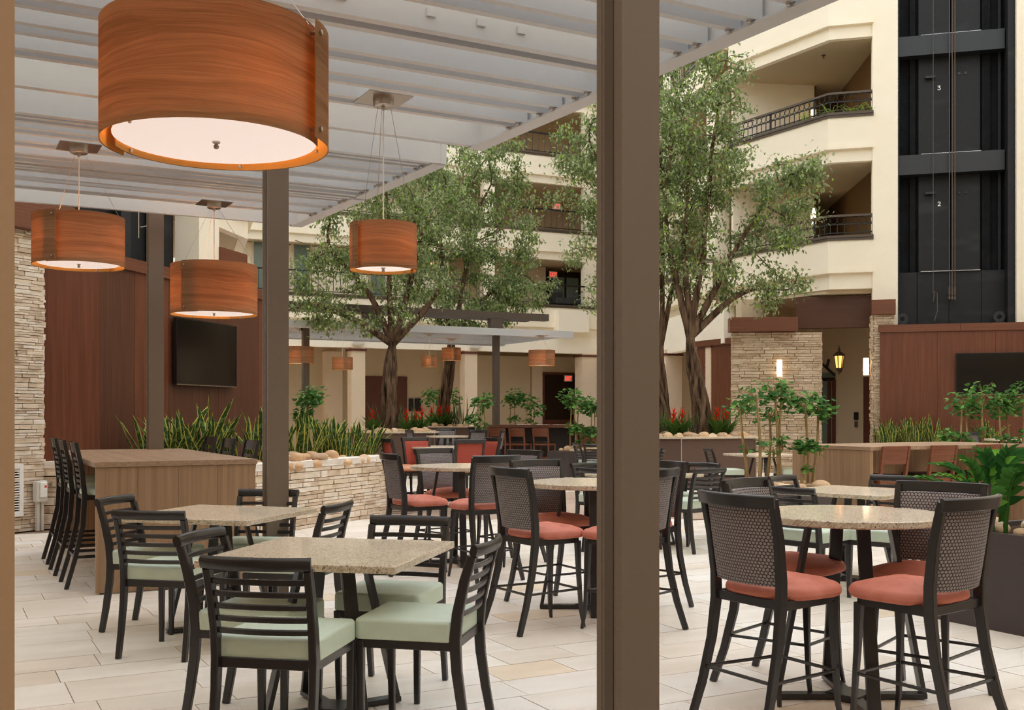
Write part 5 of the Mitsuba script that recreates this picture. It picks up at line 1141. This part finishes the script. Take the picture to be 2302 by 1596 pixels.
def zz_plant(x, y, z, fronds, label):
    k = thing('glossy_plant', label, 'plant')
    for dx, dy, ex, ey, h, m, L in fronds:
        b = np.array([x + dx, y + dy, z]); e = np.array([x + ex, y + ey, z + h]); c = np.array([x + dx + (ex - dx) * 0.25, y + dy + (ey - dy) * 0.25, z + h * 1.02])
        t = np.linspace(0, 1, 12)[:, None]; p = (1 - t) ** 2 * b + 2 * t * (1 - t) * c + t ** 2 * e
        s = add(k, 'stem', tube(p, np.linspace(0.016, 0.004, 12), 6), 'zz_leaf_mid', True)
        n = 8
        for i in range(n):
            u = 0.30 + 0.70 * i / (n - 1); j = min(int(u * 11), 10); q = p[j] + (p[j + 1] - p[j]) * (u * 11 - j) if j < 11 else p[-1]; d = p[j + 1] - p[j]; az, el = math.degrees(math.atan2(d[1], d[0])), math.degrees(math.asin(d[2] / np.linalg.norm(d)))
            for sd in (-1, 1):
                ang = 76 - 34 * (i / n)
                M = T().translate(q.tolist()).rotate([0, 0, 1], az).rotate([0, 1, 0], -el).rotate([0, 0, 1], sd * ang).rotate([1, 0, 0], -sd * RS.uniform(-8, 16)).scale(1.2 * L * RS.uniform(0.85, 1.1) * (0.75 + 0.5 * math.sin(math.pi * u)))
                put(s, 'leaflet', {**ZL[m if RS.random() < 0.6 else RS.choice(['zz_leaf_mid', 'zz_leaf_dark', 'zz_leaf_bright'])], 'to_world': M})
zz_plant(3.22, 7.12, 0.60, [(-0.08, 0.0, -0.20, 0.0, 0.48, 'zz_leaf_mid', 0.105), (0.0, 0.05, -0.04, 0.1, 0.52, 'zz_leaf_dark', 0.115), (-0.05, 0.0, -0.34, 0.05, 0.38, 'zz_leaf_bright', 0.09), (0.05, 0.0, 0.10, 0.0, 0.54, 'zz_leaf_dark', 0.115),
                            (0.02, -0.1, 0.06, -0.22, 0.42, 'zz_leaf_mid', 0.105), (-0.05, -0.08, -0.16, -0.2, 0.30, 'zz_leaf_mid', 0.10), (0.08, 0.1, 0.22, 0.2, 0.52, 'zz_leaf_dark', 0.115), (-0.02, 0.12, -0.26, 0.3, 0.44, 'zz_leaf_dark', 0.105), (-0.1, 0.1, -0.46, 0.2, 0.36, 'zz_leaf_mid', 0.095)],
         'glossy dark green plant arching over the big dark planter at the right edge')
zz_plant(3.46, 6.85, 0.60, [(0.0, 0.0, -0.12, 0.02, 0.48, 'zz_leaf_dark', 0.115), (0.05, 0.0, 0.10, -0.1, 0.52, 'zz_leaf_dark', 0.115), (0.0, -0.08, -0.08, -0.16, 0.30, 'zz_leaf_mid', 0.10), (0.0, 0.1, 0.25, 0.15, 0.50, 'zz_leaf_mid', 0.11), (0.06, -0.08, 0.16, -0.2, 0.36, 'zz_leaf_dark', 0.11)],
         'nearer glossy plant cut off by the right edge of the frame')

# trailing plants on the balconies
SPD = [ply(leaf_blade((0, 0, 0), 1.0, 0.07, 0.35 + 0.1 * i, 0.0, 0.0, 0.5, 5)[0], 'spider_leaf', True) for i in range(4)] if thin('spider_leaf', S(150, 176, 84), 0.7, 0.4) else []
for i, (x, y) in enumerate(((7.15, 25.75), (7.55, 25.22), (7.95, 25.1), (8.3, 25.0))):
    k = thing('spider_plant', ['spider plant on the third-floor balcony rim, leftmost', 'spider plant on the third-floor balcony rim at the bend', 'spider plant on the third-floor balcony rim, right of the bend', 'spider plant on the third-floor balcony rim beside the lift shaft'][i], 'plant')
    for j in range(18): put(k, 'leaf', {**RS.choice(SPD), 'to_world': T().translate([x + RS.uniform(-.18, .18), y + RS.uniform(-.04, .04), 8.46]).rotate([0, 0, 1], RS.uniform(0, 360)).scale(RS.uniform(0.22, 0.42))})

# ================================================================== ficus trees
def grow(start, parents, centres, n_attr, seed, step=0.26):
    """Space colonisation from the start chain towards points in the crown ellipsoids."""
    r = np.random.RandomState(seed); vol = np.array([np.prod(c[1]) for c in centres]); pts = []
    for c, k in zip(centres, np.round(n_attr * vol / vol.sum()).astype(int)):
        v = r.normal(size=(k, 3)); v /= np.linalg.norm(v, axis=1, keepdims=True); pts.append(np.array(c[0]) + v * np.array(c[1]) * (r.rand(k, 1) ** 0.42))
    A_ = np.vstack(pts); P = [np.array(s, float) for s in start]; par = list(parents)
    alive = np.ones(len(A_), bool)
    for it in range(70):
        if not alive.any(): break
        N = np.array(P); d = np.linalg.norm(A_[alive][:, None] - N[None], axis=2); near = d.argmin(1); dm = d.min(1); dirs = {}
        for i, q in zip(near, A_[alive]):
            v = q - N[i]; dirs.setdefault(i, []).append(v / (np.linalg.norm(v) + 1e-9))
        for i, vs in dirs.items():
            v = np.mean(vs, 0) + r.normal(0, 0.12, 3); v /= np.linalg.norm(v) + 1e-9; P.append(N[i] + v * step); par.append(i)
        N = np.array(P); alive[alive.nonzero()[0][np.linalg.norm(A_[alive][:, None] - N[None, -len(dirs):], axis=2).min(1) < step * 1.15]] = False
    return np.array(P), np.array(par)
def ficus(x, y, z0, forks, centres, label, seed, n_attr=420, leaves=9000, trunk_r=0.2, leaf=0.085, trunk_top=2.3, lean=(0, 0)):
    k = thing('ficus_tree', label, 'tree', 'ficus trees'); r = np.random.RandomState(seed)
    top = np.array([x + lean[0], y + lean[1], z0 + trunk_top])
    # braided trunk
    for s in range(7):
        ph = s * 2 * math.pi / 7 + r.uniform(-.3, .3); tw = r.uniform(0.6, 1.3) * (1 if s % 2 else -1); p, rad = [], []
        for t in np.linspace(-0.06, 1.05, 22):
            R = trunk_r * (0.80 + 0.5 * max(0, 0.25 - t)) * (1 - 0.25 * t) * (1 - 0.75 * max(0, t - 0.75) / 0.3); a = ph + tw * t * 2.2 + 0.25 * math.sin(7 * t + s)
            p.append([x + lean[0] * t + R * math.cos(a) + 0.04 * math.sin(3 * t + seed), y + lean[1] * t + R * math.sin(a), z0 + trunk_top * t]); rad.append(trunk_r * (0.31 + 0.25 * max(0, 0.2 - t)) * (1 - 0.2 * t) * (1 - 0.5 * max(0, t - 0.8) / 0.25) * (1 + 0.15 * math.sin(9 * t + s * 2)))
        add(k, 'trunk', tube(p, rad, 8), 'bark', True)
    add(k, 'trunk', tube([(x + lean[0] * t, y + lean[1] * t, z0 - 0.05 + (trunk_top + 0.1) * t) for t in np.linspace(0, 1, 8)], np.linspace(trunk_r * 0.60, trunk_r * 0.46, 8), 10), 'bark', True)
    start, sp = [top], [-1]
    for lb in forks:
        prev, last = 0, top
        for q in lb:
            q = np.array(q, float); m = max(1, int(round(np.linalg.norm(q - last) / 0.3)))
            for j in range(1, m + 1):
                start.append(last + (q - last) * j / m + r.normal(0, 0.02, 3)); sp.append(prev); prev = len(start) - 1
            last = q
    n0 = len(start)
    P, par = grow(start, sp, centres, n_attr, seed)
    n = len(P); w = np.zeros(n); kids = [[] for _ in range(n)]
    for i in range(n):
        if par[i] >= 0: kids[par[i]].append(i)
    for i in range(n - 1, -1, -1):
        w[i] += 0.0095 ** 2.35 if not kids[i] else 0
        if par[i] >= 0: w[par[i]] += w[i]
    rad = np.minimum(w ** (1 / 2.35), trunk_r * 0.55)
    depth = np.zeros(n0)
    for i in range(1, n0): depth[i] = depth[sp[i]] + 1
    rad[:n0] = np.maximum(rad[:n0], trunk_r * np.clip(0.46 - 0.034 * depth, 0.10, 1))
    for i in range(1, n): rad[i] = min(rad[i], rad[par[i]])
    # chains between forks
    ms_thick, ms_thin, heads = [], [], [(0, None)]
    while heads:
        i, frm = heads.pop(); ch = ([frm] if frm is not None else []) + [i]
        while kids[ch[-1]]:
            ks = sorted(kids[ch[-1]], key=lambda q: -rad[q])
            for q in ks[1:]: heads.append((q, ch[-1]))
            ch.append(ks[0])
        if len(ch) < 2: continue
        pts = P[ch].copy(); rr = rad[ch].copy()
        if frm is not None: rr[0] = min(rr[0], rr[1] * 1.15)
        if len(pts) > 4: pts[1:-1] = 0.25 * pts[:-2] + 0.5 * pts[1:-1] + 0.25 * pts[2:]
        (ms_thick if rr[1 if len(rr) > 1 else 0] > 0.035 else ms_thin).append(tube(pts, np.maximum(rr, 0.005), 7 if rr[0] > 0.03 else 4))
    for m in ms_thick: add(k, 'branch', m, 'twig' if False else 'bark', True)
    add(k, 'twigs', cat(ms_thin), 'twig', True, kind='stuff')
    tips = np.array([i for i in range(n) if rad[i] < 0.021 and par[i] >= 0])
    wt = r.rand(len(tips)) ** 2.2; idx = r.choice(tips, leaves, p=wt / wt.sum()); t = r.rand(leaves, 1); base = P[idx] * t + P[par[idx]] * (1 - t)
    off = r.normal(0, 1, (leaves, 3)) * [0.13, 0.13, 0.10]; c = base + off
    az = r.uniform(0, 2 * math.pi, leaves); el = r.normal(-0.75, 0.5, leaves); L = leaf * r.uniform(0.65, 1.25, leaves)
    d = np.column_stack([np.cos(az) * np.cos(el), np.sin(az) * np.cos(el), np.sin(el)]); s = np.column_stack([-np.sin(az), np.cos(az), r.normal(0, 0.35, leaves)]); s /= np.linalg.norm(s, axis=1, keepdims=True); up = np.cross(d, s)
    W = L * 0.30
    V = np.stack([c, c + d * L[:, None] * 0.42 + s * W[:, None] + up * W[:, None] * 0.35, c + d * L[:, None] - up * L[:, None] * 0.08, c + d * L[:, None] * 0.42 - s * W[:, None] + up * W[:, None] * 0.35], 1).reshape(-1, 3)
    b = np.arange(leaves) * 4; F = np.vstack([np.stack([b, b + 1, b + 2], 1), np.stack([b, b + 2, b + 3], 1)])
    col = colors(leaves, S(104, 124, 80), S(186, 196, 148), seed)
    hi = r.rand(leaves) > 0.90; col[hi] = S(160, 190, 90)
    add(k, 'foliage', trimesh.Trimesh(V, F, process=False), 'tree_leaf', False, kind='stuff', color=np.repeat(col, 4, 0))
ficus(-2.85, 24.9, 0.92, [[(-3.3, 24.9, 4.2), (-4.2, 24.8, 5.2)], [(-2.85, 24.9, 4.4), (-2.9, 24.9, 6.0)], [(-2.4, 24.8, 4.3), (-2.1, 24.8, 5.6)], [(-2.2, 24.6, 3.6), (-1.7, 24.5, 4.2)], [(-3.5, 24.7, 3.5), (-4.4, 24.6, 3.9)]],
      [((-4.3, 24.9, 4.9), (1.1, 1.2, 1.5)), ((-2.7, 24.9, 6.4), (1.8, 1.5, 2.2)), ((-3.6, 24.6, 3.8), (1.7, 1.2, 0.6)), ((-1.9, 24.7, 4.6), (0.9, 1.0, 0.9))],
      'ficus tree with a braided trunk left of the two behind the stone planter', 3, 520, 14500, 0.20, 0.10, 2.1, (0.06, 0.0))
ficus(-2.08, 32.0, 0.95, [[(-2.0, 32.0, 5.0), (-2.2, 32.0, 7.0)], [(-1.5, 31.9, 5.0), (-1.2, 32.0, 7.2)], [(-1.2, 31.8, 4.5), (0.1, 31.8, 5.6)], [(-2.5, 32, 4.6), (-3.1, 32, 5.8)]],
      [((-1.3, 32.0, 7.3), (2.4, 1.8, 3.0)), ((-0.9, 31.7, 4.9), (2.0, 1.4, 1.1)), ((-3.0, 32.0, 6.0), (1.0, 1.2, 2.0)), ((0.5, 32, 5.4), (0.9, 0.9, 1.0))],
      'ficus tree with a dark trunk right of the two behind the stone planter', 5, 820, 26000, 0.20, 0.112, 2.7, (0.25, 0.0))
ficus(3.13, 22.1, 0.90, [[(2.6, 22.1, 4.2), (2.1, 22.2, 6.0)], [(3.1, 22.1, 4.2), (3.1, 22.2, 6.6)], [(3.3, 22, 4.0), (3.6, 22, 5.4)]],
      [((1.95, 22.2, 5.6), (0.95, 1.1, 2.2)), ((3.0, 22.2, 6.9), (1.3, 1.2, 2.2)), ((1.3, 22.3, 6.4), (0.7, 0.9, 1.4)), ((3.2, 22.0, 4.6), (0.7, 0.9, 0.8))],
      'slimmer ficus tree close to the foreground post', 8, 520, 14000, 0.14, 0.092, 1.9, (-0.06, 0.0))
ficus(3.75, 21.0, 0.90, [[(3.15, 21.0, 4.3), (3.0, 21.0, 5.8), (3.2, 21, 7.4)], [(3.75, 21.0, 4.4), (3.9, 21, 6.2), (4.1, 21, 7.8)], [(4.3, 20.9, 4.5), (5.2, 20.9, 6.0)], [(4.1, 20.9, 3.5), (4.5, 20.9, 3.8)], [(3.4, 21.1, 4.6), (3.5, 21.1, 6.6)]],
      [((3.7, 21.0, 6.0), (1.3, 1.3, 2.4)), ((5.3, 20.9, 5.4), (0.8, 0.9, 1.5)), ((4.7, 21.0, 3.8), (1.2, 0.9, 0.6)), ((4.0, 21, 8.0), (0.9, 0.9, 0.8)), ((3.3, 21, 4.6), (0.6, 0.8, 0.8)), ((5.9, 20.9, 6.4), (0.35, 0.5, 0.4))],
      'large ficus tree with a twisted trunk in front of the angular balconies', 13, 600, 17000, 0.18, 0.088, 2.0, (-0.25, 0.0))
# balcony sconces glowing in the corridors
sconce((8.03, 28.45, 6.66), 'glowing sconce in the second-floor corridor of the angular balcony', 0.07, 0.42, 1.2)
sconce((8.03, 28.45, 9.28), 'glowing sconce behind the third-floor railing of the angular balcony', 0.07, 0.42, 1.2)
c = onF(4.95, -0.6); lantern((c[0], c[1], 6.95), 'glowing wall lantern seen between the ficus crowns on the far second floor', 1.0)
